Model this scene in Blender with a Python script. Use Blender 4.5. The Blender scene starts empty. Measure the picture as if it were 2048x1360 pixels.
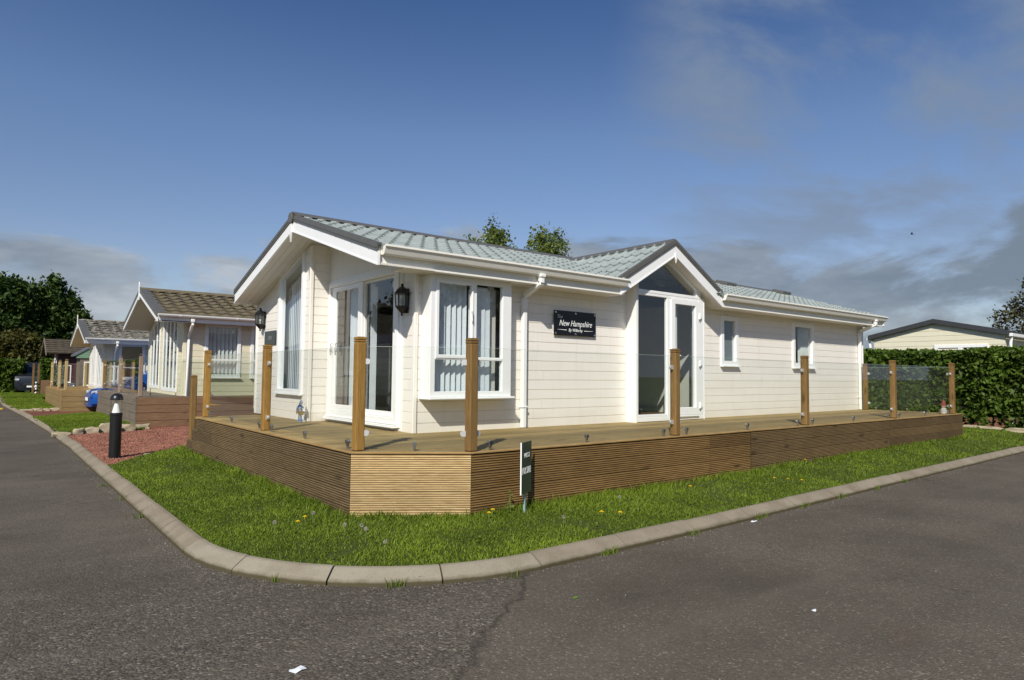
import bpy, bmesh, math, random
import numpy as np
from mathutils import Vector, Matrix

random.seed(7)
rng = np.random.default_rng(11)
R = math.radians
scene = bpy.context.scene
COL = scene.collection

# ------------------------------------------------------------------ camera
cam_d = bpy.data.cameras.new("camera")
cam = bpy.data.objects.new("camera", cam_d)
COL.objects.link(cam)
cam_d.sensor_width = 36.0
cam_d.sensor_fit = 'HORIZONTAL'
cam_d.lens = 1321.4038 / 2048 * 36.0
cam_d.clip_start = 0.05
cam_d.clip_end = 3000
yaw, pitch, roll = R(51.46702499), R(3.02473109), R(0.59227999)
fw = Vector((math.cos(yaw)*math.cos(pitch), math.sin(yaw)*math.cos(pitch), math.sin(pitch)))
rt = Vector((math.sin(yaw), -math.cos(yaw), 0))
up = rt.cross(fw)
c_, s_ = math.cos(roll), math.sin(roll)
r2 = c_*rt + s_*up
u2 = -s_*rt + c_*up
m = Matrix((r2, u2, -fw)).transposed().to_4x4()
m.translation = Vector((0, 0, 1.4))
cam.matrix_world = m
scene.camera = cam

# ------------------------------------------------------------------ light and sky
SUN_EL = R(39.7)
SUN_DIR = Vector((-0.776*math.cos(SUN_EL), -0.631*math.cos(SUN_EL), math.sin(SUN_EL)))   # towards the sun
sun_d = bpy.data.lights.new("sun", 'SUN')
sun_d.energy = 4.3
sun_d.angle = R(0.5)
sun_d.color = (1.0, 0.95, 0.86)
sun = bpy.data.objects.new("sun", sun_d)
COL.objects.link(sun)
sun.rotation_euler = SUN_DIR.to_track_quat('Z', 'Y').to_euler()

scene.view_settings.view_transform = 'Standard'
scene.view_settings.look = 'None'
scene.view_settings.gamma = 1.0
scene.view_settings.exposure = 0.25
scene.cycles.transparent_max_bounces = 24
scene.cycles.max_bounces = 8

world = bpy.data.worlds.new("World")
scene.world = world
world.use_nodes = True
wn = world.node_tree
wn.nodes.clear()


class NT:
    """small helper to write node trees"""
    def __init__(self, tree):
        self.t = tree

    def n(self, typ, ins=None, **props):
        nd = self.t.nodes.new(typ)
        for k, v in props.items():
            setattr(nd, k, v)
        if ins:
            for k, v in ins.items():
                self.set(nd, k, v)
        return nd

    def set(self, nd, k, v):
        sock = nd.inputs[k]
        if isinstance(v, bpy.types.NodeSocket):
            self.t.links.new(v, sock)
        elif isinstance(v, bpy.types.Node):
            self.t.links.new(v.outputs[0], sock)
        else:
            sock.default_value = v

    def math(self, op, a, b=None, clamp=False):
        nd = self.n('ShaderNodeMath', operation=op, use_clamp=clamp)
        self.set(nd, 0, a)
        if b is not None:
            self.set(nd, 1, b)
        return nd.outputs[0]

    def vmath(self, op, a, b=None):
        nd = self.n('ShaderNodeVectorMath', operation=op)
        self.set(nd, 0, a)
        if b is not None:
            self.set(nd, 1, b)
        return nd.outputs[1] if op in ('DOT_PRODUCT', 'LENGTH', 'DISTANCE') else nd.outputs[0]

    def ramp(self, fac, stops, interp='LINEAR'):
        nd = self.n('ShaderNodeValToRGB')
        nd.color_ramp.interpolation = interp
        cr = nd.color_ramp
        while len(cr.elements) < len(stops):
            cr.elements.new(0.5)
        for e, (p, c) in zip(cr.elements, stops):
            e.position = p
            if isinstance(c, (int, float)):
                c = (c, c, c)
            e.color = (c[0], c[1], c[2], 1)
        self.set(nd, 0, fac)
        return nd.outputs[0]

    def mix(self, fac, a, b, blend='MIX'):
        nd = self.n('ShaderNodeMix', data_type='RGBA', blend_type=blend)
        self.set(nd, 0, fac)
        for k, v in ((6, a), (7, b)):
            if isinstance(v, tuple) and len(v) == 3:
                v = (*v, 1)
            self.set(nd, k, v)
        return nd.outputs[2]

    def noise(self, vec, scale, detail=4, rough=0.55, out=0, dist=0.0):
        nd = self.n('ShaderNodeTexNoise', {'Scale': scale, 'Detail': detail, 'Roughness': rough, 'Distortion': dist})
        if vec is not None:
            self.set(nd, 'Vector', vec)
        return nd.outputs[out]

    def mapping(self, vec, scale=(1, 1, 1), loc=(0, 0, 0), rot=(0, 0, 0)):
        nd = self.n('ShaderNodeMapping', {'Scale': scale, 'Location': loc, 'Rotation': rot})
        self.set(nd, 'Vector', vec)
        return nd.outputs[0]


W = NT(wn)
sky = W.n('ShaderNodeTexSky', sky_type='NISHITA', sun_disc=False, sun_elevation=SUN_EL,
          sun_rotation=math.atan2(SUN_DIR.x, SUN_DIR.y), altitude=200.0, air_density=1.0, dust_density=0.6, ozone_density=2.0)
tc = W.n('ShaderNodeTexCoord')
dvec = tc.outputs['Generated']
sep = W.n('ShaderNodeSeparateXYZ', {0: dvec})
dz = sep.outputs[2]
den = W.math('ADD', W.math('MAXIMUM', dz, 0.0), 0.10)
px = W.math('DIVIDE', sep.outputs[0], den)
py = W.math('DIVIDE', sep.outputs[1], den)
pl = W.n('ShaderNodeCombineXYZ', {0: px, 1: py, 2: 0.0}).outputs[0]
side = W.math('ADD', W.math('MULTIPLY', sep.outputs[0], 0.782), W.math('MULTIPLY', sep.outputs[1], -0.623))   # more cloud to the east
# cumulus near the horizon: noise in direction space, flattened
cv = W.mapping(dvec, scale=(1.0, 1.0, 2.3), loc=(0.35, 0.1, 0.0))
n1 = W.noise(cv, 3.6, 10, 0.60, dist=0.35)
band = W.ramp(dz, [(0.0, 0.66), (0.10, 0.64), (0.15, 0.565), (0.20, 0.45), (0.27, 0.33), (0.33, 0.25), (0.5, 0.20)])
band = W.math('ADD', band, W.math('MULTIPLY', side, 0.17))
cum = W.n('ShaderNodeMapRange', {0: W.math('ADD', n1, band), 1: 0.97, 2: 1.11, 3: 0.0, 4: 1.0}, interpolation_type='SMOOTHSTEP').outputs[0]
# a band of thin high cloud over the right of the view
wd = Vector((0.845, 0.375, 0.385)).normalized()
wm = W.vmath('DOT_PRODUCT', dvec, tuple(wd))
wmask = W.n('ShaderNodeMapRange', {0: wm, 1: 0.945, 2: 0.992, 3: 0.0, 4: 1.0}, interpolation_type='SMOOTHSTEP').outputs[0]
n2 = W.noise(W.mapping(pl, scale=(0.8, 1.5, 1), rot=(0, 0, R(35)), loc=(3.1, 0.4, 0)), 1.5, 9, 0.60, dist=0.35)
n2m = W.n('ShaderNodeMapRange', {0: n2, 1: 0.36, 2: 0.64, 3: 0.0, 4: 0.85}, interpolation_type='SMOOTHSTEP').outputs[0]
wisp = W.math('MULTIPLY', wmask, n2m)
# light and dark parts of the clouds
n3 = W.noise(W.mapping(dvec, scale=(1, 1, 3.0), loc=(1.2, 0.7, 0.03)), 5.0, 8, 0.58, dist=0.3)
n3 = W.math('ADD', n3, W.math('MULTIPLY', side, -0.22))
ccol = W.ramp(n3, [(0.32, (1.8, 2.25, 2.8)), (0.46, (2.6, 3.05, 3.65)), (0.58, (3.4, 3.85, 4.4)), (0.68, (4.7, 5.1, 5.6))])
tone = W.ramp(dz, [(0.0, (1.15, 0.94, 0.92)), (0.16, (1.15, 0.94, 0.94)), (0.34, (1.08, 0.98, 1.04)), (0.50, (0.66, 0.73, 0.92)), (0.9, (0.5, 0.6, 0.85))])
skyc = W.mix(1.0, W.mix(1.0, sky.outputs[0], (0.80, 0.93, 1.0), 'MULTIPLY'), tone, 'MULTIPLY')
mix1 = W.mix(W.math('MULTIPLY', cum, 0.9), skyc, ccol)
mix2 = W.mix(wisp, mix1, (2.15, 2.75, 3.75))
bg = W.n('ShaderNodeBackground', {'Color': mix2, 'Strength': 0.085})
wo = W.n('ShaderNodeOutputWorld')
wn.links.new(bg.outputs[0], wo.inputs[0])

# ------------------------------------------------------------------ materials


def new_mat(name):
    mt = bpy.data.materials.new(name)
    mt.use_nodes = True
    mt.node_tree.nodes.clear()
    return mt, NT(mt.node_tree)


def finish(mt, N, shader):
    o = N.n('ShaderNodeOutputMaterial')
    mt.node_tree.links.new(shader if isinstance(shader, bpy.types.NodeSocket) else shader.outputs[0], o.inputs[0])
    return mt


def objco(N, rnd=True):
    t = N.n('ShaderNodeTexCoord').outputs['Object']
    if rnd:
        oi = N.n('ShaderNodeObjectInfo').outputs['Random']
        t = N.vmath('ADD', t, N.n('ShaderNodeCombineXYZ', {0: N.math('MULTIPLY', oi, 17.3), 1: N.math('MULTIPLY', oi, 7.1), 2: N.math('MULTIPLY', oi, 3.7)}).outputs[0])
    return t


def worldco(N):
    return N.n('ShaderNodeNewGeometry').outputs['Position']


def principled(N, **kw):
    return N.n('ShaderNodeBsdfPrincipled', {k.replace('_', ' '): v for k, v in kw.items()})


def bump(N, h, strength=0.3, dist=0.01):
    return N.n('ShaderNodeBump', {'Height': h, 'Strength': strength, 'Distance': dist}).outputs[0]


def simple(name, col, rough=0.5, metal=0.0, var=0.06, scale=8.0, bumps=0.0, spec=0.5):
    """colour with a little mottling"""
    mt, N = new_mat(name)
    co = objco(N)
    n = N.noise(co, scale, 5, 0.6)
    lo = tuple(c*(1-var) for c in col)
    hi = tuple(min(1, c*(1+var)) for c in col)
    c = N.ramp(n, [(0.3, lo), (0.7, hi)])
    kw = dict(Base_Color=c, Roughness=rough, Metallic=metal)
    p = principled(N, **kw)
    N.set(p, 'Specular IOR Level', spec)
    if bumps:
        N.set(p, 'Normal', bump(N, N.noise(co, scale*6, 4, 0.6), bumps, 0.005))
    return finish(mt, N, p)


def m_wood(name, lo, hi, grain=(1, 1, 1), rough=0.75, knots=True, sc=1.0, spec=0.2, board=False):
    """sawn timber: grain stretched along one axis, knots, weather patches"""
    mt, N = new_mat(name)
    co = objco(N)
    g = N.noise(N.mapping(co, scale=grain), 5.0*sc, 7, 0.65, dist=0.4)
    big = N.noise(co, 1.3, 4, 0.6)
    c = N.ramp(g, [(0.30, lo), (0.52, tuple((a+b)/2 for a, b in zip(lo, hi))), (0.72, hi)])
    c = N.mix(N.n('ShaderNodeMapRange', {0: big, 1: 0.35, 2: 0.7, 3: 0.0, 4: 0.35}).outputs[0], c, tuple(x*0.62 for x in lo))
    if knots:
        v = N.n('ShaderNodeTexVoronoi', {'Scale': 2.6, 'Randomness': 1.0})
        N.set(v, 'Vector', N.mapping(co, scale=tuple(0.55 if x < 5 else 2.0 for x in grain)))
        k = N.n('ShaderNodeMapRange', {0: v.outputs[0], 1: 0.05, 2: 0.16, 3: 0.75, 4: 0.0}).outputs[0]
        c = N.mix(k, c, tuple(x*0.35 for x in lo))
    if board:
        at = N.n('ShaderNodeAttribute', attribute_name='tint').outputs['Fac']
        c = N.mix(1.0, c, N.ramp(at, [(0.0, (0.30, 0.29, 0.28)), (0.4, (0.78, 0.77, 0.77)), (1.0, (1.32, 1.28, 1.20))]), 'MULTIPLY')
        fl = N.noise(N.mapping(co, scale=(5, 5, 22)), 3.0, 5, 0.7)
        c = N.mix(N.n('ShaderNodeMapRange', {0: fl, 1: 0.64, 2: 0.76, 3: 0.0, 4: 0.55}).outputs[0], c, tuple(min(1, x*1.5) for x in hi))
    p = principled(N, Base_Color=c, Roughness=rough)
    N.set(p, 'Specular IOR Level', spec)
    N.set(p, 'Normal', bump(N, g, 0.25, 0.006))
    return finish(mt, N, p)


def m_glass(name, tint, f0=0.06, rough=0.0):
    """flat pane: clear transmission with a mirror reflection that grows at grazing angles (same from both sides)"""
    mt, N = new_mat(name)
    ge = N.n('ShaderNodeNewGeometry')
    cosv = N.math('ABSOLUTE', N.vmath('DOT_PRODUCT', ge.outputs['Incoming'], ge.outputs['Normal']))
    fr = N.math('POWER', N.math('SUBTRACT', 1.0, cosv, True), 5.0)
    fr = N.math('ADD', N.math('MULTIPLY', fr, 1.0-f0), f0, True)
    t = N.n('ShaderNodeBsdfTransparent', {'Color': (*tint, 1)})
    g = N.n('ShaderNodeBsdfGlossy', {'Color': (0.97, 0.98, 1.0, 1), 'Roughness': rough})
    mx = N.n('ShaderNodeMixShader', {0: fr, 1: t.outputs[0], 2: g.outputs[0]})
    return finish(mt, N, mx)


def m_leaf(name, dark, light, trans=0.3):
    mt, N = new_mat(name)
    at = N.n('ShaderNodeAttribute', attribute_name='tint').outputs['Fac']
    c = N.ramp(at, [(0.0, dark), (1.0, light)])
    d = N.n('ShaderNodeBsdfPrincipled', {'Base Color': c, 'Roughness': 0.55})
    N.set(d, 'Specular IOR Level', 0.25)
    t = N.n('ShaderNodeBsdfTranslucent', {'Color': c})
    mx = N.n('ShaderNodeMixShader', {0: trans, 1: d.outputs[0], 2: t.outputs[0]})
    return finish(mt, N, mx)


def m_siding(name, col):
    """painted boards: faint tone change from board to board, butt joints and rain streaks"""
    mt, N = new_mat(name)
    co = worldco(N)
    sp = N.n('ShaderNodeSeparateXYZ', {0: co})
    row = N.math('FLOOR', N.math('DIVIDE', N.math('SUBTRACT', sp.outputs[2], 0.808), 0.13))
    wn_ = N.n('ShaderNodeTexWhiteNoise', noise_dimensions='1D')
    N.set(wn_, 'W', row)
    run = N.math('ADD', N.math('DIVIDE', N.math('ADD', sp.outputs[0], N.math('MULTIPLY', sp.outputs[1], 0.73)), 3.7), N.math('MULTIPLY', wn_.outputs[0], 7.0))
    fr = N.math('FRACT', run)
    joint = N.math('LESS_THAN', fr, 0.0013)
    wn2 = N.n('ShaderNodeTexWhiteNoise', noise_dimensions='2D')
    N.set(wn2, 'Vector', N.n('ShaderNodeCombineXYZ', {0: row, 1: N.math('FLOOR', run), 2: 0.0}).outputs[0])
    n = N.noise(N.mapping(co, scale=(1, 1, 4)), 1.6, 5, 0.6)
    c = N.ramp(n, [(0.3, tuple(x*0.955 for x in col)), (0.7, col)])
    c = N.mix(N.math('MULTIPLY', wn2.outputs[0], 0.09), c, tuple(x*y for x, y in zip(col, (0.82, 0.76, 0.70))))
    streak = N.noise(N.mapping(co, scale=(9, 9, 0.7)), 1.5, 5, 0.65)
    c = N.mix(N.n('ShaderNodeMapRange', {0: streak, 1: 0.52, 2: 0.74, 3: 0.0, 4: 0.22}).outputs[0], c, tuple(x*y for x, y in zip(col, (0.72, 0.70, 0.62))))
    low = N.math('ADD', sp.outputs[2], N.math('MULTIPLY', N.noise(co, 3.0, 5, 0.6), 0.35))
    c = N.mix(N.n('ShaderNodeMapRange', {0: low, 1: 0.82, 2: 1.12, 3: 0.30, 4: 0.0}).outputs[0], c, tuple(x*y for x, y in zip(col, (0.66, 0.62, 0.50))))
    c = N.mix(N.math('MULTIPLY', joint, 0.5), c, tuple(x*0.45 for x in col))
    gr = N.noise(N.mapping(co, scale=(3, 3, 40)), 6.0, 4, 0.6)
    wav = N.noise(N.mapping(co, scale=(1, 1, 6)), 0.9, 2, 0.5)
    p = principled(N, Base_Color=c, Roughness=0.45)
    N.set(p, 'Specular IOR Level', 0.35)
    N.set(p, 'Normal', bump(N, N.math('ADD', N.math('MULTIPLY', gr, 0.06), wav), 0.25, 0.012))
    return finish(mt, N, p)


def m_tiles(name, col, dark, moss=None, msc=3.0, mfac=0.8, rough=0.6):
    mt, N = new_mat(name)
    co = worldco(N)
    n = N.noise(co, msc, 6, 0.65)
    c = N.ramp(n, [(0.32, dark), (0.62, col)])
    f = N.noise(co, 60.0, 3, 0.7)
    c = N.mix(N.n('ShaderNodeMapRange', {0: f, 1: 0.4, 2: 0.75, 3: 0.0, 4: 0.35}).outputs[0], c, tuple(x*0.6 for x in col))
    if moss:
        mm = N.noise(co, msc*2.2, 6, 0.7)
        c = N.mix(N.n('ShaderNodeMapRange', {0: mm, 1: 0.48, 2: 0.62, 3: 0.0, 4: mfac}).outputs[0], c, moss)
    p = principled(N, Base_Color=c, Roughness=rough)
    N.set(p, 'Normal', bump(N, f, 0.25, 0.004))
    return finish(mt, N, p)


def m_asphalt():
    mt, N = new_mat('asphalt')
    co = worldco(N)
    sx = N.n('ShaderNodeSeparateXYZ', {0: co})
    X, Y = sx.outputs[0], sx.outputs[1]
    # worn, coarser older surfacing round the corner on the left of a resurfacing seam
    wob = N.math('MULTIPLY', N.math('SUBTRACT', N.noise(co, 1.7, 5, 0.6), 0.5), 0.6)
    seam = N.math('ADD', N.math('ADD', N.math('SUBTRACT', Y, 2.02), N.math('MULTIPLY', N.math('SUBTRACT', X, 0.9), -0.74)), wob)
    old = N.n('ShaderNodeMapRange', {0: seam, 1: -0.02, 2: 0.05, 3: 0.0, 4: 1.0}).outputs[0]
    crack = N.n('ShaderNodeMapRange', {0: N.math('ABSOLUTE', seam), 1: 0.0, 2: 0.045, 3: 1.0, 4: 0.0}).outputs[0]
    near = N.n('ShaderNodeMapRange', {0: Y, 1: 4.2, 2: 6.5, 3: 1.0, 4: 0.25}).outputs[0]
    oldm = N.math('MULTIPLY', old, near)
    vor = N.n('ShaderNodeTexVoronoi', {'Scale': 95.0, 'Randomness': 1.0})
    N.set(vor, 'Vector', co)
    vor2 = N.n('ShaderNodeTexVoronoi', {'Scale': 72.0, 'Randomness': 1.0})
    N.set(vor2, 'Vector', co)
    st = N.n('ShaderNodeSeparateColor', {0: vor.outputs['Color']}).outputs[0]
    st2 = N.n('ShaderNodeSeparateColor', {0: vor2.outputs['Color']}).outputs[0]
    c_new = N.ramp(st, [(0.0, (0.088, 0.077, 0.064)), (0.6, (0.118, 0.104, 0.088)), (0.93, (0.142, 0.127, 0.108)), (0.99, (0.24, 0.22, 0.19))])
    c_old = N.ramp(st2, [(0.0, (0.055, 0.049, 0.042)), (0.55, (0.105, 0.094, 0.081)), (0.92, (0.150, 0.136, 0.118)), (0.985, (0.25, 0.23, 0.20))])
    c = N.mix(oldm, c_new, c_old)
    big = N.noise(co, 0.55, 6, 0.62)
    c = N.mix(N.n('ShaderNodeMapRange', {0: big, 1: 0.38, 2: 0.66, 3: 0.0, 4: 0.65}).outputs[0], c, (0.058, 0.050, 0.041))
    tyre = N.noise(N.mapping(co, scale=(0.25, 2.4, 1)), 1.0, 4, 0.5)
    c = N.mix(N.n('ShaderNodeMapRange', {0: tyre, 1: 0.5, 2: 0.75, 3: 0.0, 4: 0.35}).outputs[0], c, (0.15, 0.136, 0.118))
    rust = N.noise(co, 2.1, 5, 0.6)
    c = N.mix(N.n('ShaderNodeMapRange', {0: rust, 1: 0.58, 2: 0.78, 3: 0.0, 4: 0.45}).outputs[0], c, (0.105, 0.078, 0.055))
    blot = N.noise(co, 6.5, 5, 0.65)
    c = N.mix(N.n('ShaderNodeMapRange', {0: blot, 1: 0.60, 2: 0.74, 3: 0.0, 4: 0.28}).outputs[0], c, (0.050, 0.043, 0.035))
    v3 = N.n('ShaderNodeTexVoronoi', {'Scale': 0.55, 'Randomness': 1.0}, feature='DISTANCE_TO_EDGE')
    N.set(v3, 'Vector', N.vmath('ADD', co, N.n('ShaderNodeVectorMath', {0: N.noise(co, 2.2, 5, 0.6, out=1), 3: 0.9}, operation='SCALE').outputs[0]))
    hair = N.math('MULTIPLY', N.n('ShaderNodeMapRange', {0: v3.outputs[0], 1: 0.0, 2: 0.010, 3: 1.0, 4: 0.0}).outputs[0], N.n('ShaderNodeMapRange', {0: N.noise(co, 0.7, 3, 0.5), 1: 0.48, 2: 0.6, 3: 0.0, 4: 0.6}).outputs[0])
    c = N.mix(hair, c, (0.035, 0.03, 0.024))
    c = N.mix(N.math('MULTIPLY', crack, 0.55), c, (0.028, 0.024, 0.019))
    p = principled(N, Base_Color=c, Roughness=0.88)
    N.set(p, 'Specular IOR Level', 0.25)
    c = N.mix(1.0, c, (0.98, 0.93, 0.84), 'MULTIPLY')
    N.set(p, 'Base Color', c)
    h1 = N.math('SUBTRACT', 1.0, vor.outputs[0])
    h2 = N.math('SUBTRACT', 1.0, vor2.outputs[0])
    h = N.math('ADD', N.math('MULTIPLY', h1, 0.004), N.math('MULTIPLY', N.math('MULTIPLY', h2, oldm), 0.0065))
    h = N.math('SUBTRACT', h, N.math('MULTIPLY', crack, 0.012))
    N.set(p, 'Normal', bump(N, h, 0.8, 1.0))
    return finish(mt, N, p)


def m_kerb():
    mt, N = new_mat('kerb_concrete')
    co = worldco(N)
    sz = N.n('ShaderNodeSeparateXYZ', {0: co}).outputs[2]
    n = N.noise(co, 3.0, 7, 0.65)
    c = N.ramp(n, [(0.3, (0.175, 0.142, 0.10)), (0.6, (0.265, 0.225, 0.165))])
    at = N.n('ShaderNodeAttribute', attribute_name='tint').outputs['Fac']
    c = N.mix(at, c, (0.29, 0.258, 0.195))
    stn = N.noise(co, 1.6, 6, 0.68)
    c = N.mix(N.n('ShaderNodeMapRange', {0: stn, 1: 0.50, 2: 0.70, 3: 0.0, 4: 0.5}).outputs[0], c, (0.15, 0.125, 0.08))
    f = N.noise(co, 90, 3, 0.7)
    c = N.mix(N.n('ShaderNodeMapRange', {0: f, 1: 0.5, 2: 0.75, 3: 0.0, 4: 0.5}).outputs[0], c, (0.14, 0.115, 0.085))
    # mossy, dirty foot along the road
    dn = N.math('ADD', sz, N.math('MULTIPLY', N.math('SUBTRACT', N.noise(co, 9, 5, 0.6), 0.5), 0.03))
    dirt = N.n('ShaderNodeMapRange', {0: dn, 1: 0.018, 2: 0.044, 3: 0.9, 4: 0.0}).outputs[0]
    c = N.mix(dirt, c, (0.060, 0.050, 0.021))
    p = principled(N, Base_Color=c, Roughness=0.9)
    N.set(p, 'Specular IOR Level', 0.2)
    N.set(p, 'Normal', bump(N, f, 0.35, 0.004))
    return finish(mt, N, p)


def m_soil(name, a, b, sc=20):
    mt, N = new_mat(name)
    co = worldco(N)
    n = N.noise(co, sc, 6, 0.7)
    n2 = N.noise(co, 1.1, 4, 0.6)
    c = N.ramp(n, [(0.3, a), (0.7, b)])
    c = N.mix(N.n('ShaderNodeMapRange', {0: n2, 1: 0.4, 2: 0.7, 3: 0.0, 4: 0.5}).outputs[0], c, tuple(x*0.6 for x in a))
    p = principled(N, Base_Color=c, Roughness=0.95)
    N.set(p, 'Specular IOR Level', 0.1)
    N.set(p, 'Normal', bump(N, n, 0.5, 0.02))
    return finish(mt, N, p)


M = {}
M['siding'] = m_siding('cream_siding', (0.86, 0.82, 0.75))
M['siding_yellow'] = m_siding('yellow_cream_siding', (0.76, 0.70, 0.52))
M['siding_pale'] = m_siding('pale_cream_siding', (0.74, 0.70, 0.54))
M['white'] = simple('white_plastic', (0.84, 0.84, 0.82), 0.32, var=0.02, spec=0.5)
M['offwhite'] = simple('cream_white_plastic', (0.80, 0.775, 0.70), 0.4, var=0.02)
M['soffit'] = simple('soffit_board', (0.74, 0.71, 0.64), 0.5, var=0.03)
M['soffit_beige'] = simple('beige_soffit', (0.55, 0.48, 0.38), 0.6, var=0.03)
M['tile_green'] = m_tiles('grey_green_tile', (0.325, 0.365, 0.345), (0.24, 0.275, 0.26), rough=0.5)
M['tile_brown'] = m_tiles('mossy_brown_tile', (0.17, 0.135, 0.085), (0.10, 0.082, 0.055), (0.17, 0.15, 0.04), 4.0, 0.7)
M['tile_lichen'] = m_tiles('lichen_grey_tile', (0.14, 0.125, 0.095), (0.075, 0.068, 0.05), (0.42, 0.40, 0.33), 3.6, 0.85)
M['thatch'] = m_tiles('dark_brown_shingle', (0.11, 0.085, 0.055), (0.06, 0.048, 0.033), None, 5.0)
M['trim'] = simple('dark_grey_trim', (0.105, 0.102, 0.092), 0.45, var=0.12)
M['trim_dark'] = simple('charcoal_trim', (0.040, 0.042, 0.044), 0.5, var=0.12)
M['black'] = simple('black_paint', (0.010, 0.010, 0.011), 0.35, var=0.1)
M['black_gloss'] = simple('black_acrylic', (0.006, 0.006, 0.008), 0.08, var=0.05)
M['grey_metal'] = simple('grey_metal', (0.45, 0.46, 0.47), 0.35, 0.9)
M['chrome'] = simple('polished_chrome', (0.86, 0.86, 0.86), 0.07, 1.0, var=0.01)
M['clamp_metal'] = simple('satin_clamp', (0.66, 0.66, 0.65), 0.38, 0.6, var=0.03)
M['foot_metal'] = simple('dull_zinc', (0.42, 0.42, 0.42), 0.30, 1.0, var=0.05)
M['steel'] = simple('brushed_steel', (0.62, 0.62, 0.63), 0.28, 1.0, var=0.03)
M['interior'] = simple('interior_wall', (0.62, 0.60, 0.53), 0.8)
M['floor_in'] = simple('interior_floor', (0.13, 0.07, 0.035), 0.45)
M['blind'] = simple('blind_fabric', (0.78, 0.80, 0.82), 0.8, var=0.04)
M['curtain'] = simple('net_curtain', (0.62, 0.63, 0.60), 0.85, var=0.15, scale=5)
M['glass'] = m_glass('window_glass', (0.90, 0.94, 0.95), 0.15)
M['glass_rail'] = m_glass('balustrade_glass', (0.972, 0.987, 0.975), 0.018)
M['glass_clear'] = m_glass('clear_acrylic', (0.95, 0.96, 0.94), 0.04)
M['glass_dark'] = m_glass('dark_car_glass', (0.10, 0.12, 0.13), 0.06)
M['glass_edge'] = simple('green_glass_edge', (0.50, 0.60, 0.55), 0.2)
M['wood_z'] = m_wood('yellow_post_timber', (0.20, 0.105, 0.025), (0.40, 0.235, 0.062), (16, 16, 1.0), sc=1.2)
M['wood_z_brown'] = m_wood('brown_post_timber', (0.15, 0.085, 0.028), (0.27, 0.165, 0.06), (16, 16, 1.0), sc=1.2)
M['wood_z_grey'] = m_wood('weathered_post_timber', (0.20, 0.14, 0.095), (0.36, 0.275, 0.20), (16, 16, 1.0))
M['wood_z_pale'] = m_wood('pale_post_timber', (0.34, 0.24, 0.10), (0.50, 0.38, 0.19), (16, 16, 1.0))
M['deck'] = m_wood('deck_board_timber', (0.205, 0.150, 0.060), (0.44, 0.325, 0.145), (0.7, 9, 9), sc=1.0, rough=0.7, board=True)
M['fascia_x'] = m_wood('brown_fascia_timber', (0.160, 0.094, 0.034), (0.33, 0.205, 0.082), (0.8, 0.8, 12), sc=1.2, board=True)
M['fascia_y'] = m_wood('grey_brown_fascia_timber', (0.108, 0.075, 0.038), (0.225, 0.160, 0.083), (0.8, 0.8, 12), sc=1.2, board=True)
M['fascia_end'] = m_wood('dark_fascia_timber', (0.118, 0.078, 0.036), (0.225, 0.152, 0.074), (0.8, 0.8, 12), sc=1.2, board=True)
M['fascia_new'] = m_wood('fresh_fascia_timber', (0.50, 0.335, 0.145), (0.84, 0.63, 0.33), (1.0, 1.0, 12), sc=1.4, board=True)
M['edge'] = m_wood('edge_board_timber', (0.25, 0.15, 0.05), (0.40, 0.265, 0.11), (1, 1, 8))
M['plank_grey'] = m_wood('weathered_grey_plank', (0.13, 0.105, 0.078), (0.24, 0.20, 0.155), (0.8, 0.8, 10))
M['plank_brown'] = m_wood('red_brown_plank', (0.15, 0.085, 0.045), (0.29, 0.175, 0.10), (0.8, 0.8, 10))
M['plank_yellow'] = m_wood('yellow_brown_plank', (0.20, 0.135, 0.055), (0.34, 0.24, 0.11), (0.8, 0.8, 10))
M['asphalt'] = m_asphalt()
M['kerb'] = m_kerb()
M['soil'] = m_soil('lawn_soil', (0.045, 0.055, 0.014), (0.075, 0.10, 0.020))
M['field'] = m_soil('field_grass', (0.05, 0.075, 0.016), (0.085, 0.12, 0.025), 6)
M['gravel'] = m_soil('red_gravel_bed', (0.13, 0.052, 0.034), (0.24, 0.105, 0.07), 45)
M['grass'] = m_leaf('grass_blade', (0.050, 0.095, 0.004), (0.25, 0.34, 0.030), 0.35)
M['hedge'] = m_leaf('hedge_leaf', (0.016, 0.036, 0.005), (0.115, 0.185, 0.020), 0.3)
M['leaf_dark'] = m_leaf('dark_leaf', (0.016, 0.036, 0.006), (0.062, 0.105, 0.018), 0.2)
M['leaf_olive'] = m_leaf('olive_leaf', (0.035, 0.040, 0.007), (0.105, 0.095, 0.018), 0.2)
M['leaf_birch'] = m_leaf('birch_leaf', (0.07, 0.105, 0.018), (0.22, 0.27, 0.06), 0.4)
M['leaf_brown'] = m_leaf('sparse_brown_leaf', (0.045, 0.042, 0.018), (0.12, 0.115, 0.045), 0.3)
M['bark'] = simple('bark', (0.10, 0.08, 0.06), 0.9, var=0.3, scale=12, bumps=0.5)
M['bark_pale'] = simple('birch_bark', (0.32, 0.28, 0.24), 0.85, var=0.35, scale=9)
M['core'] = simple('hedge_core_shade', (0.012, 0.016, 0.006), 0.95, var=0.3)  # near-black fill for hedge cores: the inner shade is put into the colour
M['rock'] = simple('pale_sandstone', (0.36, 0.30, 0.20), 0.9, var=0.3, scale=7, bumps=0.6)
M['pebble'] = simple('red_gravel_stone', (0.27, 0.115, 0.075), 0.85, var=0.35, scale=3)
M['grit'] = simple('grey_grit', (0.22, 0.20, 0.17), 0.9, var=0.4, scale=3)
M['yellow'] = simple('yellow_petal', (0.85, 0.62, 0.01), 0.6, var=0.1, scale=60)
M['seed'] = simple('seed_fluff', (0.36, 0.34, 0.29), 0.9)
M['stem'] = simple('green_stem', (0.16, 0.22, 0.06), 0.7)
M['sign_green'] = simple('dark_green_board', (0.030, 0.066, 0.048), 0.35, var=0.15, scale=5)
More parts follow.
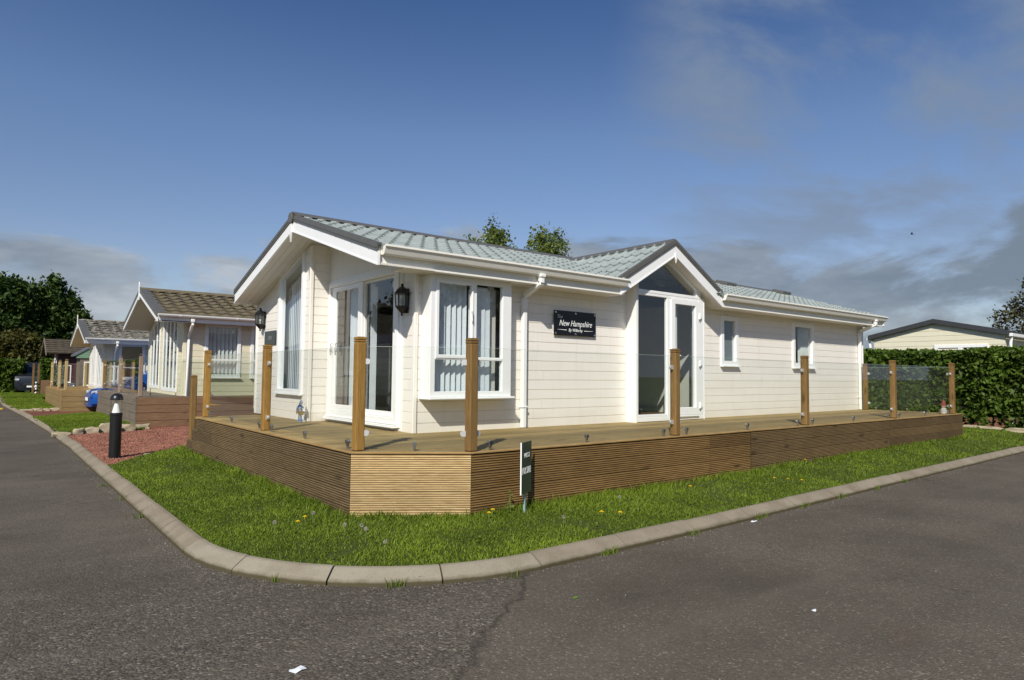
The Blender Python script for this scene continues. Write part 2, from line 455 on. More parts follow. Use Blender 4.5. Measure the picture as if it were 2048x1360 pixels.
M['stake'] = simple('pale_green_stake', (0.25, 0.36, 0.31), 0.6, var=0.15)
M['ink'] = simple('white_lettering', (0.80, 0.82, 0.80), 0.5)
M['ink_dim'] = simple('grey_lettering', (0.25, 0.28, 0.28), 0.5)
M['paper'] = simple('white_paper', (0.75, 0.78, 0.80), 0.7)
M['road_yellow'] = simple('yellow_road_paint', (0.60, 0.38, 0.015), 0.8, var=0.2, scale=10)
M['car_blue'] = simple('blue_car_paint', (0.012, 0.085, 0.35), 0.12, 0.2, var=0.02)
M['car_navy'] = simple('navy_car_paint', (0.012, 0.018, 0.05), 0.15, 0.2, var=0.02)
M['car_black'] = simple('dark_van_paint', (0.016, 0.020, 0.026), 0.2, 0.2, var=0.02)
M['rubber'] = simple('black_rubber', (0.012, 0.012, 0.012), 0.8)
M['lamp_glass'] = simple('headlamp_lens', (0.75, 0.78, 0.80), 0.06, 0.6, var=0.02)
M['maroon'] = simple('maroon_board', (0.075, 0.022, 0.022), 0.7, var=0.15)
M['green_board'] = m_siding('pale_green_board', (0.20, 0.33, 0.22))
M['brick'] = simple('brick_red', (0.20, 0.085, 0.05), 0.85, var=0.3, scale=14)
M['terracotta'] = simple('red_painted_clay', (0.24, 0.045, 0.03), 0.7)
M['clay'] = simple('pale_painted_clay', (0.48, 0.44, 0.39), 0.7)
M['bird'] = simple('dark_feather', (0.03, 0.03, 0.035), 0.8)
M['leaf_bit'] = simple('fallen_green_leaf', (0.10, 0.20, 0.02), 0.6)
M['stick'] = simple('pale_timber_rail', (0.42, 0.27, 0.11), 0.6)

# ------------------------------------------------------------------ mesh helpers
WL = {}          # world position of each object's origin


def V(*a):
    return Vector(a)


class MB:
    def __init__(self):
        self.v = []
        self.f = []
        self.tint = None

    def poly(self, pts):
        i = len(self.v)
        self.v += [tuple(p) for p in pts]
        self.f.append(tuple(range(i, i+len(pts))))

    def obox(self, c, ax, hs, bev=0.0):
        """box at c with axes ax (3 unit vectors), half sizes hs, chamfered edges"""
        c = Vector(c)
        ax = [Vector(a) for a in ax]
        b = min(bev, min(hs)*0.9)
        if b <= 0:
            i = len(self.v)
            for sx in (-1, 1):
                for sy in (-1, 1):
                    for sz in (-1, 1):
                        self.v.append(tuple(c+ax[0]*hs[0]*sx+ax[1]*hs[1]*sy+ax[2]*hs[2]*sz))
            for q in ((0, 1, 3, 2), (4, 6, 7, 5), (0, 4, 5, 1), (2, 3, 7, 6), (0, 2, 6, 4), (1, 5, 7, 3)):
                self.f.append(tuple(i+k for k in q))
            return
        idx = {}
        for s in [(a, d, e) for a in (-1, 1) for d in (-1, 1) for e in (-1, 1)]:
            for a in range(3):
                off = [s[k]*(hs[k] if k == a else hs[k]-b) for k in range(3)]
                idx[(s, a)] = len(self.v)
                self.v.append(tuple(c+ax[0]*off[0]+ax[1]*off[1]+ax[2]*off[2]))
        for a in range(3):
            o = [k for k in range(3) if k != a]
            for sg in (-1, 1):
                q = []
                for (p, r) in ((-1, -1), (1, -1), (1, 1), (-1, 1)):
                    s = [0, 0, 0]
                    s[a] = sg
                    s[o[0]] = p
                    s[o[1]] = r
                    q.append(idx[(tuple(s), a)])
                self.f.append(tuple(q))
        for a in range(3):
            for d in range(a+1, 3):
                e = 3-a-d
                for sa in (-1, 1):
                    for sd in (-1, 1):
                        def S(se):
                            s = [0, 0, 0]
                            s[a], s[d], s[e] = sa, sd, se
                            return tuple(s)
                        self.f.append((idx[(S(-1), a)], idx[(S(1), a)], idx[(S(1), d)], idx[(S(-1), d)]))
        for s in [(a, d, e) for a in (-1, 1) for d in (-1, 1) for e in (-1, 1)]:
            self.f.append((idx[(s, 0)], idx[(s, 1)], idx[(s, 2)]))

    def box(self, x0, y0, z0, x1, y1, z1, bev=0.0):
        self.obox(((x0+x1)/2, (y0+y1)/2, (z0+z1)/2), ((1, 0, 0), (0, 1, 0), (0, 0, 1)),
                  (abs(x1-x0)/2, abs(y1-y0)/2, abs(z1-z0)/2), bev)

    def prism(self, pts2, O, u, v, n, d0, d1):
        """polygon in (u,v) extruded along n from d0 to d1"""
        O, u, v, n = Vector(O), Vector(u), Vector(v), Vector(n)
        a = [O+u*p[0]+v*p[1]+n*d0 for p in pts2]
        b = [O+u*p[0]+v*p[1]+n*d1 for p in pts2]
        i = len(self.v)
        k = len(pts2)
        self.v += [tuple(p) for p in a+b]
        self.f.append(tuple(range(i, i+k)))
        self.f.append(tuple(range(i+2*k-1, i+k-1, -1)))
        for j in range(k):
            j2 = (j+1) % k
            self.f.append((i+j, i+j2, i+k+j2, i+k+j))

    def ring(self, outer, inner, O, u, v, n, d0, d1, ch=0.006):
        """mitred frame between two polygons with a chamfered front edge"""
        O, u, v, n = Vector(O), Vector(u), Vector(v), Vector(n)
        k = len(outer)
        co = Vector((sum(p[0] for p in outer)/k, sum(p[1] for p in outer)/k))

        def P(p, d):
            return tuple(O+u*p[0]+v*p[1]+n*d)
        mid_o = []
        mid_i = []
        for po, pi in zip(outer, inner):
            d = Vector((pi[0]-po[0], pi[1]-po[1]))
            L = max(d.length, 1e-6)
            mid_o.append((po[0]+d.x/L*ch, po[1]+d.y/L*ch))
            mid_i.append((pi[0]-d.x/L*ch, pi[1]-d.y/L*ch))
        loops = [[P(p, d0) for p in outer], [P(p, d1-ch) for p in outer], [P(p, d1) for p in mid_o],
                 [P(p, d1) for p in mid_i], [P(p, d1-ch) for p in inner], [P(p, d0) for p in inner]]
        i = len(self.v)
        for lp in loops:
            self.v += lp
        for a in range(6):
            b = (a+1) % 6
            for j in range(k):
                j2 = (j+1) % k
                self.f.append((i+a*k+j, i+a*k+j2, i+b*k+j2, i+b*k+j))

    def tube(self, pts, r, n=10, caps=True):
        pts = [Vector(p) for p in pts]
        rs = r if isinstance(r, (list, tuple)) else [r]*len(pts)
        i0 = len(self.v)
        for k, p in enumerate(pts):
            d = (pts[min(k+1, len(pts)-1)]-pts[max(k-1, 0)]).normalized()
            a = d.cross(Vector((0, 0, 1)))
            if a.length < 0.05:
                a = d.cross(Vector((1, 0, 0)))
            a.normalize()
            b = d.cross(a)
            for j in range(n):
                t = 2*math.pi*j/n
                self.v.append(tuple(p+(a*math.cos(t)+b*math.sin(t))*rs[k]))
        for k in range(len(pts)-1):
            for j in range(n):
                j2 = (j+1) % n
                self.f.append((i0+k*n+j, i0+k*n+j2, i0+(k+1)*n+j2, i0+(k+1)*n+j))
        if caps:
            self.f.append(tuple(i0+j for j in range(n-1, -1, -1)))
            self.f.append(tuple(i0+(len(pts)-1)*n+j for j in range(n)))

    def lathe(self, prof, c, n=24, axis=(0, 0, 1), phase=0.0):
        """prof: list of (radius, height) along the axis"""
        c, ax = Vector(c), Vector(axis).normalized()
        a = ax.cross(Vector((1, 0, 0)))
        if a.length < 0.05:
            a = ax.cross(Vector((0, 1, 0)))
        a.normalize()
        b = ax.cross(a)
        i0 = len(self.v)
        for (r, h) in prof:
            r = max(r, 1e-4)
            for j in range(n):
                t = 2*math.pi*j/n+phase
                self.v.append(tuple(c+ax*h+(a*math.cos(t)+b*math.sin(t))*r))
        for k in range(len(prof)-1):
            for j in range(n):
                j2 = (j+1) % n
                self.f.append((i0+k*n+j, i0+k*n+j2, i0+(k+1)*n+j2, i0+(k+1)*n+j))
        self.f.append(tuple(i0+j for j in range(n-1, -1, -1)))
        self.f.append(tuple(i0+(len(prof)-1)*n+j for j in range(n)))

    def build(self, name, material, parent=None, smooth=False, fix=True, loc=None):
        me = bpy.data.meshes.new(name)
        base = Vector(loc) if loc is not None else (WL[parent.name] if parent else Vector((0, 0, 0)))
        me.from_pydata([(p[0]-base.x, p[1]-base.y, p[2]-base.z) for p in self.v], [], self.f)
        if fix:
            bm = bmesh.new()
            bm.from_mesh(me)
            bmesh.ops.recalc_face_normals(bm, faces=bm.faces)
            bm.to_mesh(me)
            bm.free()
        if smooth:
            me.polygons.foreach_set('use_smooth', [True]*len(me.polygons))
            if smooth != 'all':
                me.set_sharp_from_angle(angle=R(40))
        if self.tint is not None:
            at = me.attributes.new('tint', 'FLOAT', 'POINT')
            at.data.foreach_set('value', np.array(self.tint, dtype=np.float32))
        return link(name, me, material, parent, base)


def link(name, me, material, parent=None, base=None):
    o = bpy.data.objects.new(name, me)
    COL.objects.link(o)
    if material:
        me.materials.append(material)
    base = base if base is not None else Vector((0, 0, 0))
    if parent:
        o.parent = parent
        o.location = base-WL[parent.name]
    else:
        o.location = base
    WL[o.name] = Vector(base)
    return o


def tag(o, label=None, cat=None, group=None, kind=None):
    for k, v in (('label', label), ('category', cat), ('group', group), ('kind', kind)):
        if v:
            o[k] = v
    return o


def thing(name, loc, label, cat, group=None):
    o = bpy.data.objects.new(name, None)
    o.empty_display_size = 0.2
    COL.objects.link(o)
    o.location = loc
    WL[o.name] = Vector(loc)
    return tag(o, label, cat, group)


def copy_tree(o, parent=None):
    c = o.copy()
    COL.objects.link(c)
    if parent:
        c.parent = parent
    for ch in list(o.children):
        copy_tree(ch, c)
    return c


def raw_mesh(name, verts, faces_n, material, parent=None, tint=None, loc=(0, 0, 0)):
    """fast mesh: verts (N,k,3) where each row is one k-gon"""
    N, k, _ = verts.shape
    base = Vector(loc) if parent is None else WL[parent.name]
    me = bpy.data.meshes.new(name)
    vv = (verts-np.array(base)).astype(np.float32).reshape(-1)
    me.vertices.add(N*k)
    me.vertices.foreach_set('co', vv)
    me.loops.add(N*k)
    me.loops.foreach_set('vertex_index', np.arange(N*k, dtype=np.int32))
    me.polygons.add(N)
    me.polygons.foreach_set('loop_start', np.arange(0, N*k, k, dtype=np.int32))
    if tint is not None:
        at = me.attributes.new('tint', 'FLOAT', 'POINT')
        at.data.foreach_set('value', np.repeat(tint, k).astype(np.float32))
    me.update(calc_edges=True)
    return link(name, me, material, parent, base)


def unit(a):
    return a/np.maximum(np.linalg.norm(a, axis=-1, keepdims=True), 1e-9)


def leaf_quads(c, s, aspect=0.55, upbias=0.0, nrm=None):
    """diamond leaves at points c (N,3) with sizes s (N)"""
    N = len(c)
    n = unit(rng.normal(size=(N, 3))+(np.array([0, 0, upbias])))
    if nrm is not None:
        n = unit(n*0.9+nrm)
    t = unit(np.cross(n, rng.normal(size=(N, 3))))
    b = np.cross(n, t)
    s = s[:, None]
    return np.stack([c+t*s, c+b*s*aspect+n*s*0.15, c-t*s, c-b*s*aspect+n*s*0.15], axis=1)


def clip_poly(poly, a, b, c):
    """keep a*x+b*y<=c"""
    out = []
    for i in range(len(poly)):
        p, q = poly[i], poly[(i+1) % len(poly)]
        dp, dq = a*p[0]+b*p[1]-c, a*q[0]+b*q[1]-c
        if dp <= 1e-9:
            out.append(p)
        if (dp < -1e-9 and dq > 1e-9) or (dp > 1e-9 and dq < -1e-9):
            t = dp/(dp-dq)
            out.append((p[0]+(q[0]-p[0])*t, p[1]+(q[1]-p[1])*t))
    return out if len(out) >= 3 else []


def siding(mb, O, u, n, u0, u1, z0, z1, holes=(), pitch=0.13, first=0.78, clips=(), groove=0.012, dep=0.008, back=0.0):
    """lap boarding: boards between horizontal grooves, cut round openings and under sloping roofs"""
    O, u, n = Vector(O), Vector(u), Vector(n)
    zs = []
    z = first
    while z > z0:
        z -= pitch
    rows = []
    while z < z1:
        rows.append((max(z, z0), min(z+pitch, z1), z))
        z += pitch
    for (a, b, zb) in rows:
        if b-a < 1e-4:
            continue
        segs = [(a, min(b, zb+groove), 1), (max(a, zb+groove), b, 0)]
        for (sa, sb, gr) in segs:
            if sb-sa < 1e-4:
                continue
            cuts = sorted({sa, sb} | {h[k] for h in holes for k in (1, 3) if sa < h[k] < sb})
            for ca, cb in zip(cuts[:-1], cuts[1:]):
                free = [(u0, u1)]
                for h in holes:
                    if h[1] < cb-1e-6 and h[3] > ca+1e-6:
                        nf = []
                        for (p, q) in free:
                            if h[2] <= p or h[0] >= q:
                                nf.append((p, q))
                                continue
                            if h[0] > p:
                                nf.append((p, h[0]))
                            if h[2] < q:
                                nf.append((h[2], q))
                        free = nf
                for (p, q) in free:
                    pl_ = [(p, ca), (q, ca), (q, cb), (p, cb)]
                    for cl in clips:
                        pl_ = clip_poly(pl_, *cl)
                        if not pl_:
                            break
                    if not pl_:
                        continue

                    def D(zz):
                        if not gr:
                            return 0.0
                        return -dep*(1-min(1, max(0, (zz-zb)/groove)))
                    mb.poly([O+u*x+V(0, 0, zz)+n*D(zz) for x, zz in pl_])
                    if gr and abs(ca-zb) < 1e-5:
                        lo = [x for x, zz in pl_ if abs(zz-ca) < 1e-6]
                        if len(lo) >= 2:
                            p_, q_ = min(lo), max(lo)
                            mb.poly([O+u*p_+V(0, 0, ca), O+u*q_+V(0, 0, ca), O+u*q_+V(0, 0, ca)-n*dep, O+u*p_+V(0, 0, ca)-n*dep])


def tiles(mb, O, a, s, L, S, wave=0.2, course=0.345, roll=0.03, step=0.022, res=9, keep=None, style='roll', holes=True):
    """profiled tile sheet; O = eave corner, a along the eave, s up the slope"""
    O, a, s = Vector(O), Vector(a).normalized(), Vector(s).normalized()
    n = a.cross(s).normalized()
    if n.z < 0:
        n = -n
    nu = max(2, int(round(L/wave*res)))
    us = [L*i/nu for i in range(nu+1)]

    def prof(x):
        t = (x/wave) % 1.0
        if style == 'roll':
            d = abs(t-0.5)
            return roll*(0.5+0.5*math.cos(math.pi*d/0.24)) if d < 0.24 else -0.004*math.sin(math.pi*(d-0.24)/0.26)
        if style == 'wavy':
            return roll*(0.5+0.5*math.sin(2*math.pi*t))
        return roll*(0.5+0.5*math.sin(2*math.pi*t))
    hs = [prof(x) for x in us]
    nc = int(math.ceil(S/course))
    for k in range(nc):
        s0, s1 = k*course, min((k+1)*course, S)
        for (sa, sb, ha, hb, flat) in ((s0, s1, step, 0.0, True), (s0, s0, 0.0 if k else -0.03, step, False)):
            i0 = len(self_v(mb))
            for (ss, hh) in ((sa, ha), (sb, hb)):
                for x, h in zip(us, hs):
                    mb.v.append(tuple(O+a*x+s*ss+n*(h+hh)))
            for i in range(nu):
                if holes and not flat and k > (0 if style == 'roll' else 2) and max(hs[i], hs[i+1]) > (0.91 if style == 'roll' else 0.74)*roll:
                    continue
                if keep:
                    cpt = O+a*((us[i]+us[i+1])/2)+s*((sa+sb)/2)
                    if not keep(cpt):
                        continue
                mb.f.append((i0+i, i0+i+1, i0+nu+1+i+1, i0+nu+1+i))


def self_v(mb):
    return mb.v


def text_mesh(s, size, shear=0.0, extrude=0.001, align='CENTER', width=1.0, bold=0.0):
    cu = bpy.data.curves.new('txt', 'FONT')
    cu.body = s
    cu.size = size
    cu.shear = shear
    cu.extrude = extrude
    cu.align_x = align
    cu.align_y = 'CENTER'
    cu.offset = bold
    ob = bpy.data.objects.new('txt', cu)
    COL.objects.link(ob)
    dg = bpy.context.evaluated_depsgraph_get()
    me = bpy.data.meshes.new_from_object(ob.evaluated_get(dg))
    bpy.data.objects.remove(ob)
    bpy.data.curves.remove(cu)
    vs = [(v.co.x*width, v.co.y, v.co.z) for v in me.vertices]
    fs = [tuple(p.vertices) for p in me.polygons]
    bpy.data.meshes.remove(me)
    return vs, fs


def add_text(mb, s, size, O, u, v, n, **kw):
    vs, fs = text_mesh(s, size, **kw)
    O, u, v, n = Vector(O), Vector(u), Vector(v), Vector(n)
    i = len(mb.v)
    mb.v += [tuple(O+u*p[0]+v*p[1]+n*p[2]) for p in vs]
    mb.f += [tuple(i+k for k in f) for f in fs]


UX, UY, UZ = V(1, 0, 0), V(0, 1, 0), V(0, 0, 1)


def rect(u0, z0, u1, z1):
    return [(u0, z0), (u1, z0), (u1, z1), (u0, z1)]


def inset(r, d):
    return rect(r[0]+d, r[1]+d, r[2]-d, r[3]-d)


def window(parent, O, u, n, r, fr=0.06, depth=0.09, proud=0.02, bars=(), sill=True, panes=None, mat='white', name='window', casement=()):
    """frame + mullions as one mesh, the panes as its child.  r=(u0,z0,u1,z1) in the wall plane"""
    O, u, n = Vector(O), Vector(u), Vector(n)
    f = MB()
    f.ring(rect(*r), inset(r, fr), O, u, UZ, n, proud-depth, proud)
    for (a, b, c, d) in bars:
        f.obox(O+u*((a+c)/2)+UZ*((b+d)/2)+n*(proud-0.004-0.03), (u, UZ, n), ((c-a)/2, (d-b)/2, 0.03), 0.005)
    for cr in casement:
        f.ring(rect(*cr), inset(cr, 0.045), O, u, UZ, n, proud-0.05, proud+0.012)
    if sill:
        f.obox(O+u*((r[0]+r[2])/2)+UZ*(r[1]-0.012)+n*(proud+0.012), (u, UZ, n), ((r[2]-r[0])/2+0.015, 0.011, 0.035), 0.004)
    w = f.build(name, M[mat], parent)
    g = MB()
    for p in (panes or [(r[0]+fr*0.8, r[1]+fr*0.8, r[2]-fr*0.8, r[3]-fr*0.8)]):
        g.poly([O+u*p[0]+UZ*p[1]+n*(proud-0.045), O+u*p[2]+UZ*p[1]+n*(proud-0.045), O+u*p[2]+UZ*p[3]+n*(proud-0.045), O+u*p[0]+UZ*p[3]+n*(proud-0.045)])
    g.build('pane', M['glass'], w, fix=False)
    return w


def vblind(parent, O, u, n, u0, u1, z0, z1, pitch=0.085, ang=55, skip=(), mat='blind', name='vertical_blind', w=0.089, stack=None):
    """vertical louvre blind hung just inside a window"""
    O, u, n = Vector(O), Vector(u), Vector(n)
    mb = MB()
    x = u0
    k = 0
    while x < u1:
        if k not in skip:
            a = R(ang+random.uniform(-5, 5))
            d = u*math.cos(a)+n*math.sin(a)
            e = d.cross(UZ)
            mb.obox(O+u*x+UZ*((z0+z1)/2), (d, e, UZ), (w/2, 0.0012, (z1-z0)/2))
        x += pitch
        k += 1
    mb.obox(O+u*((u0+u1)/2)+UZ*(z1+0.02), (u, n, UZ), ((u1-u0)/2, 0.02, 0.02), 0.003)
    return mb.build(name, M[mat], parent)

# ------------------------------------------------------------------ the ground


def kx(y):
    return np.interp(y, [5.0, 14, 18, 21, 25, 32, 40, 70], [1.25, 1.235, 1.17, 1.07, 0.92, 0.58, 0.55, 0.55])


def ky(x):
    return 3.65+np.maximum(0, np.asarray(x)-5.0)*0.022


def inside(x, y):
    """distance from the road edge of the kerb, positive on the lawn side"""
    x, y = np.asarray(x, float), np.asarray(y, float)
    corner = 1.95-np.hypot(x-3.2, y-5.6)
    other = np.minimum(x-kx(y), y-ky(x))
    return np.where((x < 3.2) & (y < 5.6), corner, other)


def vnoise(x, y, sc, seed):
    g = np.random.default_rng(seed).random((64, 64))
    u, v = np.asarray(x)*sc % 63, np.asarray(y)*sc % 63
    i, j = u.astype(int), v.astype(int)
    fu, fv = u-i, v-j
    fu, fv = fu*fu*(3-2*fu), fv*fv*(3-2*fv)
    return (g[i, j]*(1-fu)+g[i+1, j]*fu)*(1-fv)+(g[i, j+1]*(1-fu)+g[i+1, j+1]*fu)*fv


def gz(x, y):
    x, y = np.asarray(x, float), np.asarray(y, float)
    d = np.clip(inside(x, y)/1.2, 0, 1)
    z = 0.070+0.063*d*d*(3-2*d)+0.0085*np.maximum(0, x-4)*np.clip((y-3.8)/1.1, 0, 1)
    return z+(vnoise(x, y, 1.7, 3)-0.5)*0.02*d


mb = MB()
mb.poly([(-600, -600, -0.03), (900, -600, -0.03), (900, 900, -0.03), (-600, 900, -0.03)])
tag(mb.build('ground', M['field'], fix=False), kind='structure')

# road: one sheet round the corner
mb = MB()
edge = [(float(kx(y))+0.05, y) for y in (70, 50, 40, 32, 25, 21, 18, 14, 10, 5.6)]
edge += [(3.2-1.9*math.cos(t), 5.6-1.9*math.sin(t)) for t in [math.pi/2*k/12 for k in range(1, 12)]]
edge += [(x, float(ky(x))+0.05) for x in (3.2, 5, 10, 20, 40, 80)]
mb.poly([(-4.6, 70, 0), *[(x, y, 0) for x, y in edge], (80, -2.6, 0), (-4.6, -2.6, 0)])
me_road = mb.build('road', M['asphalt'], fix=False)
bm = bmesh.new()
bm.from_mesh(me_road.data)
bmesh.ops.triangulate(bm, faces=bm.faces)
bm.to_mesh(me_road.data)
bm.free()
tag(me_road, kind='structure')
mb = MB()
mb.poly([(-1.9, 29.6, 0.004), (0.52, 29.3, 0.004), (0.60, 30.6, 0.004), (-1.9, 30.9, 0.004)])
tag(mb.build('road_marking', M['road_yellow'], fix=False), kind='structure')

# kerb of separate stones with open joints
prof = [(0.0, -0.1), (0.0, 0.026), (0.010, 0.036), (0.100, 0.086), (0.115, 0.092), (0.145, 0.093), (0.145, -0.1)]


def path_pts():
    pts = []
    for y in np.arange(58, 5.6, -0.305):
        pts.append((float(kx(y)), float(y)))
    k = len(pts)
    for t in np.linspace(0, math.pi/2, 25):
        pts.append((3.2-1.95*math.cos(t), 5.6-1.95*math.sin(t)))
    k2 = len(pts)
    for x in np.arange(3.2+0.305, 45, 0.305):
        pts.append((float(x), float(ky(x))))
    return pts, k, k2


pts, k1, k2 = path_pts()
mb = MB()
mb.tint = []
starts = list(range(k1-3*60, k1, 3))
starts = [s for s in range(k1 % 3, k1, 3)]
segs = [(s, s+3) for s in starts if s+3 <= k1]
segs += [(k1+6*i, k1+6*(i+1)) for i in range(4)]
segs += [(k2-1+3*i, k2-1+3*(i+1)) for i in range((len(pts)-k2)//3)]
for (a, b) in segs:
    P = [Vector((*pts[i], 0)) for i in range(a, b+1)]
    curve = k1 <= a < k2-1
    near = abs(P[0].x)+abs(P[0].y) < 16
    tn = (0.75+random.random()*0.25) if curve else random.random()*0.22
    jz = random.uniform(-0.004, 0.004)
    jo = random.uniform(-0.004, 0.004)
    i0 = len(mb.v)
    for q, p in enumerate(P):
        ia = a+q
        t = (Vector((*pts[min(ia+1, len(pts)-1)], 0))-Vector((*pts[max(ia-1, 0)], 0))).normalized()
        nin = Vector((-t.y, t.x, 0))
        g = 0.006 if q == 0 else (-0.006 if q == len(P)-1 else 0)
        for (o, z) in prof:
            mb.v.append(tuple(p+t*g+nin*(o+jo)+V(0, 0, z+jz)))
            mb.tint.append(tn)
    K = len(prof)
    for q in range(len(P)-1):
        for j in range(K-1):
            mb.f.append((i0+q*K+j, i0+q*K+j+1, i0+(q+1)*K+j+1, i0+(q+1)*K+j))
    mb.f.append(tuple(i0+j for j in range(K)))
    mb.f.append(tuple(i0+(len(P)-1)*K+j for j in range(K)))
tag(mb.build('kerb', M['kerb']), kind='structure')

# red gravel driveways
mb = MB()
mb.poly([(1.36, 10.2, 0.05), (12, 10.2, 0.05), (12, 29, 0.05), (1.0, 29, 0.05), (1.0, 25, 0.05), (1.2, 20, 0.05)])
tag(mb.build('gravel_drive', M['gravel'], fix=False), kind='structure')


def back_line(x):
    return np.interp(x, [1.2, 1.33, 2.09, 2.75, 3.5], [10.55, 10.75, 11.72, 12.25, 12.35])


def lawn_mesh(name, x0, x1, y0, y1, c, keep, zf):
    xs = np.arange(x0, x1+c, c)
    ys = np.arange(y0, y1+c, c)
    Xg, Yg = np.meshgrid(xs, ys, indexing='ij')
    Zg = zf(Xg, Yg)
    ok = keep(Xg[:-1, :-1]+c/2, Yg[:-1, :-1]+c/2)
    P = np.stack([Xg, Yg, Zg], -1)
    q = np.stack([P[:-1, :-1], P[1:, :-1], P[1:, 1:], P[:-1, 1:]], 2)[ok]
    o = raw_mesh(name, q, 4, M['soil'])
    return tag(o, kind='structure')


def keep_main(x, y):
    return (inside(x, y) > 0.135) & (y < back_line(x)) & (x < 19.2) & ~((x > 3.3) & (x < 15.4) & (y > 5.6)) & ~((x > 15.4) & (y > 9))


lawn_mesh('lawn', 1.25, 19.2, 3.6, 12.4, 0.07, keep_main, gz)


def flat(z):
    return lambda x, y: np.full_like(np.asarray(x, float), z)+(vnoise(x, y, 1.1, 5)-0.5)*0.03


def k_nb(x, y):
    return (x > kx(y)+0.1) & (x < 2.95) & (y > 16.75+0.25*(x-1.3)) & (y < 24.3) & (y < 22.9+(x-1.2)*1.1)


def k_nb2(x, y):
    return (x > kx(y)+0.1) & (x < 2.1) & (y > 27.0) & (y < 38.2)


def k_far(x, y):
    return (x > kx(y)+0.1) & (x < 2.5) & (y > 39.2) & (y < 47)


lawn_mesh('lawn', 1.1, 3.0, 16.7, 24.4, 0.12, k_nb, flat(0.085))
lawn_mesh('lawn', 0.6, 2.2, 27, 38.4, 0.15, k_nb2, flat(0.08))
lawn_mesh('lawn', 0.6, 2.6, 39.2, 47, 0.15, k_far, flat(0.075))


def grass(name, x, y, z, h, w, tint):
    """bent two-segment blades"""
    N = len(x)
    az = rng.random(N)*2*np.pi
    side = np.stack([np.cos(az), np.sin(az), np.zeros(N)], -1)*(w/2)[:, None]
    la = rng.random(N)*2*np.pi
    lean = np.stack([np.cos(la), np.sin(la), np.zeros(N)], -1)*(h*(0.25+rng.random(N)*0.65))[:, None]
    p = np.stack([x, y, z-0.008], -1)
    upv = np.zeros((N, 3))
    upv[:, 2] = 1
    mid = p+lean*0.28+upv*(h*0.6)[:, None]
    tip = p+lean+upv*h[:, None]
    verts = np.stack([p-side, p+side, mid+side*0.8, mid-side*0.8, tip], 1)
    me = bpy.data.meshes.new(name)
    me.vertices.add(N*5)
    me.vertices.foreach_set('co', verts.astype(np.float32).reshape(-1))
    base = (np.arange(N)*5)[:, None]
    lp = (base+np.array([0, 1, 2, 3, 3, 2, 4])).reshape(-1)
    me.loops.add(N*7)
    me.loops.foreach_set('vertex_index', lp.astype(np.int32))
    me.polygons.add(N*2)
    ls = (np.arange(N)*7)[:, None]+np.array([0, 4])
    me.polygons.foreach_set('loop_start', ls.reshape(-1).astype(np.int32))
    at = me.attributes.new('tint', 'FLOAT', 'POINT')
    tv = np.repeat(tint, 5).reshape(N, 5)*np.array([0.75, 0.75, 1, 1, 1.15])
    at.data.foreach_set('value', np.clip(tv, 0, 1).astype(np.float32).reshape(-1))
    me.update(calc_edges=True)
    return tag(link(name, me, M['grass']), kind='stuff')


def main_grass():
    N = 900000
    x = rng.uniform(1.25, 19.0, N)
    y = rng.uniform(3.6, 12.4, N)
    ok = (inside(x, y) > 0.150+0.04*(vnoise(x, y, 3.0, 9)-0.3)) & (y < back_line(x)-0.03+0.1*(vnoise(x, y, 2.0, 19)-0.5))
    # not under the deck
    dk = (x > 2.57) & (y > 4.91) & (x < 15.79) & ((x-2.57)*0.60+(y-5.51)*0.87 > 0.0) & (y < 11.9)
    ok &= ~dk & ~((x > 3.2) & (y > 9) & (x < 15.8)) & ~((x > 15.8) & (y > 8.5))
    d = np.hypot(x, y)
    ok &= rng.random(N) < np.clip((6.0/d)**1.5, 0, 1)
    bare = np.clip((vnoise(x, y, 1.9, 61)*0.6+vnoise(x, y, 5.5, 62)*0.4-0.66)/0.12, 0, 1)
    ok &= rng.random(N) > 0.72*bare
    x, y, d = x[ok], y[ok], d[ok]
    z = gz(x, y)
    pn = vnoise(x, y, 2.3, 21)
    pn2 = vnoise(x, y, 7.0, 22)
    # distance from the deck face: longer, unmown grass there
    e1 = np.where(y > 5.4, np.abs(2.56-x), 9)
    e2 = np.where(x > 3.4, np.abs(y-4.9), 9)
    e3 = np.abs((x-2.57)*0.56+(y-5.51)*0.83)
    e3 = np.where((x > 2.3) & (x < 3.7) & (y < 5.6), e3, 9)
    e = np.minimum(np.minimum(e1, e2), e3)
    e = np.where(x > 15.9, 9, e)
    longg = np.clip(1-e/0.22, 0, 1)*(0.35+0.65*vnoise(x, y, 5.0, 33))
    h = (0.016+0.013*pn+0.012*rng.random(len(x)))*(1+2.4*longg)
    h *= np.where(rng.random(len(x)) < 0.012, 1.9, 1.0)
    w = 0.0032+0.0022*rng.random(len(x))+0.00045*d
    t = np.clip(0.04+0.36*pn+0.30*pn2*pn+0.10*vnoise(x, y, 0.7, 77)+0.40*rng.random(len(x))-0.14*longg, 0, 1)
    t = np.where(rng.random(len(x)) < 0.03, 1.0, t)
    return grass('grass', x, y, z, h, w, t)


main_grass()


def clover():
    N = 60000
    x = rng.uniform(1.4, 14, N)
    y = rng.uniform(3.8, 12, N)
    ok = (inside(x, y) > 0.2) & (y < back_line(x)-0.05) & ((x < 2.5) | (y < 4.85)) & ((x-2.57)*0.60+(y-5.51)*0.87 < -0.05+np.where(x < 2.5, 9, 0)+np.where(x > 3.5, 9, 0))
    ok &= (vnoise(x, y, 2.6, 71)*0.6+vnoise(x, y, 9.0, 72)*0.4) > 0.60
    x, y = x[ok], y[ok]
    P = np.stack([x, y, gz(x, y)+0.012+0.018*rng.random(len(x))], -1)
    q = leaf_quads(P, 0.006+0.007*rng.random(len(x)), 0.8, 2.5)
    tag(raw_mesh('clover', q, 4, M['grass'], tint=0.05+0.45*rng.random(len(x))), kind='stuff')


clover()


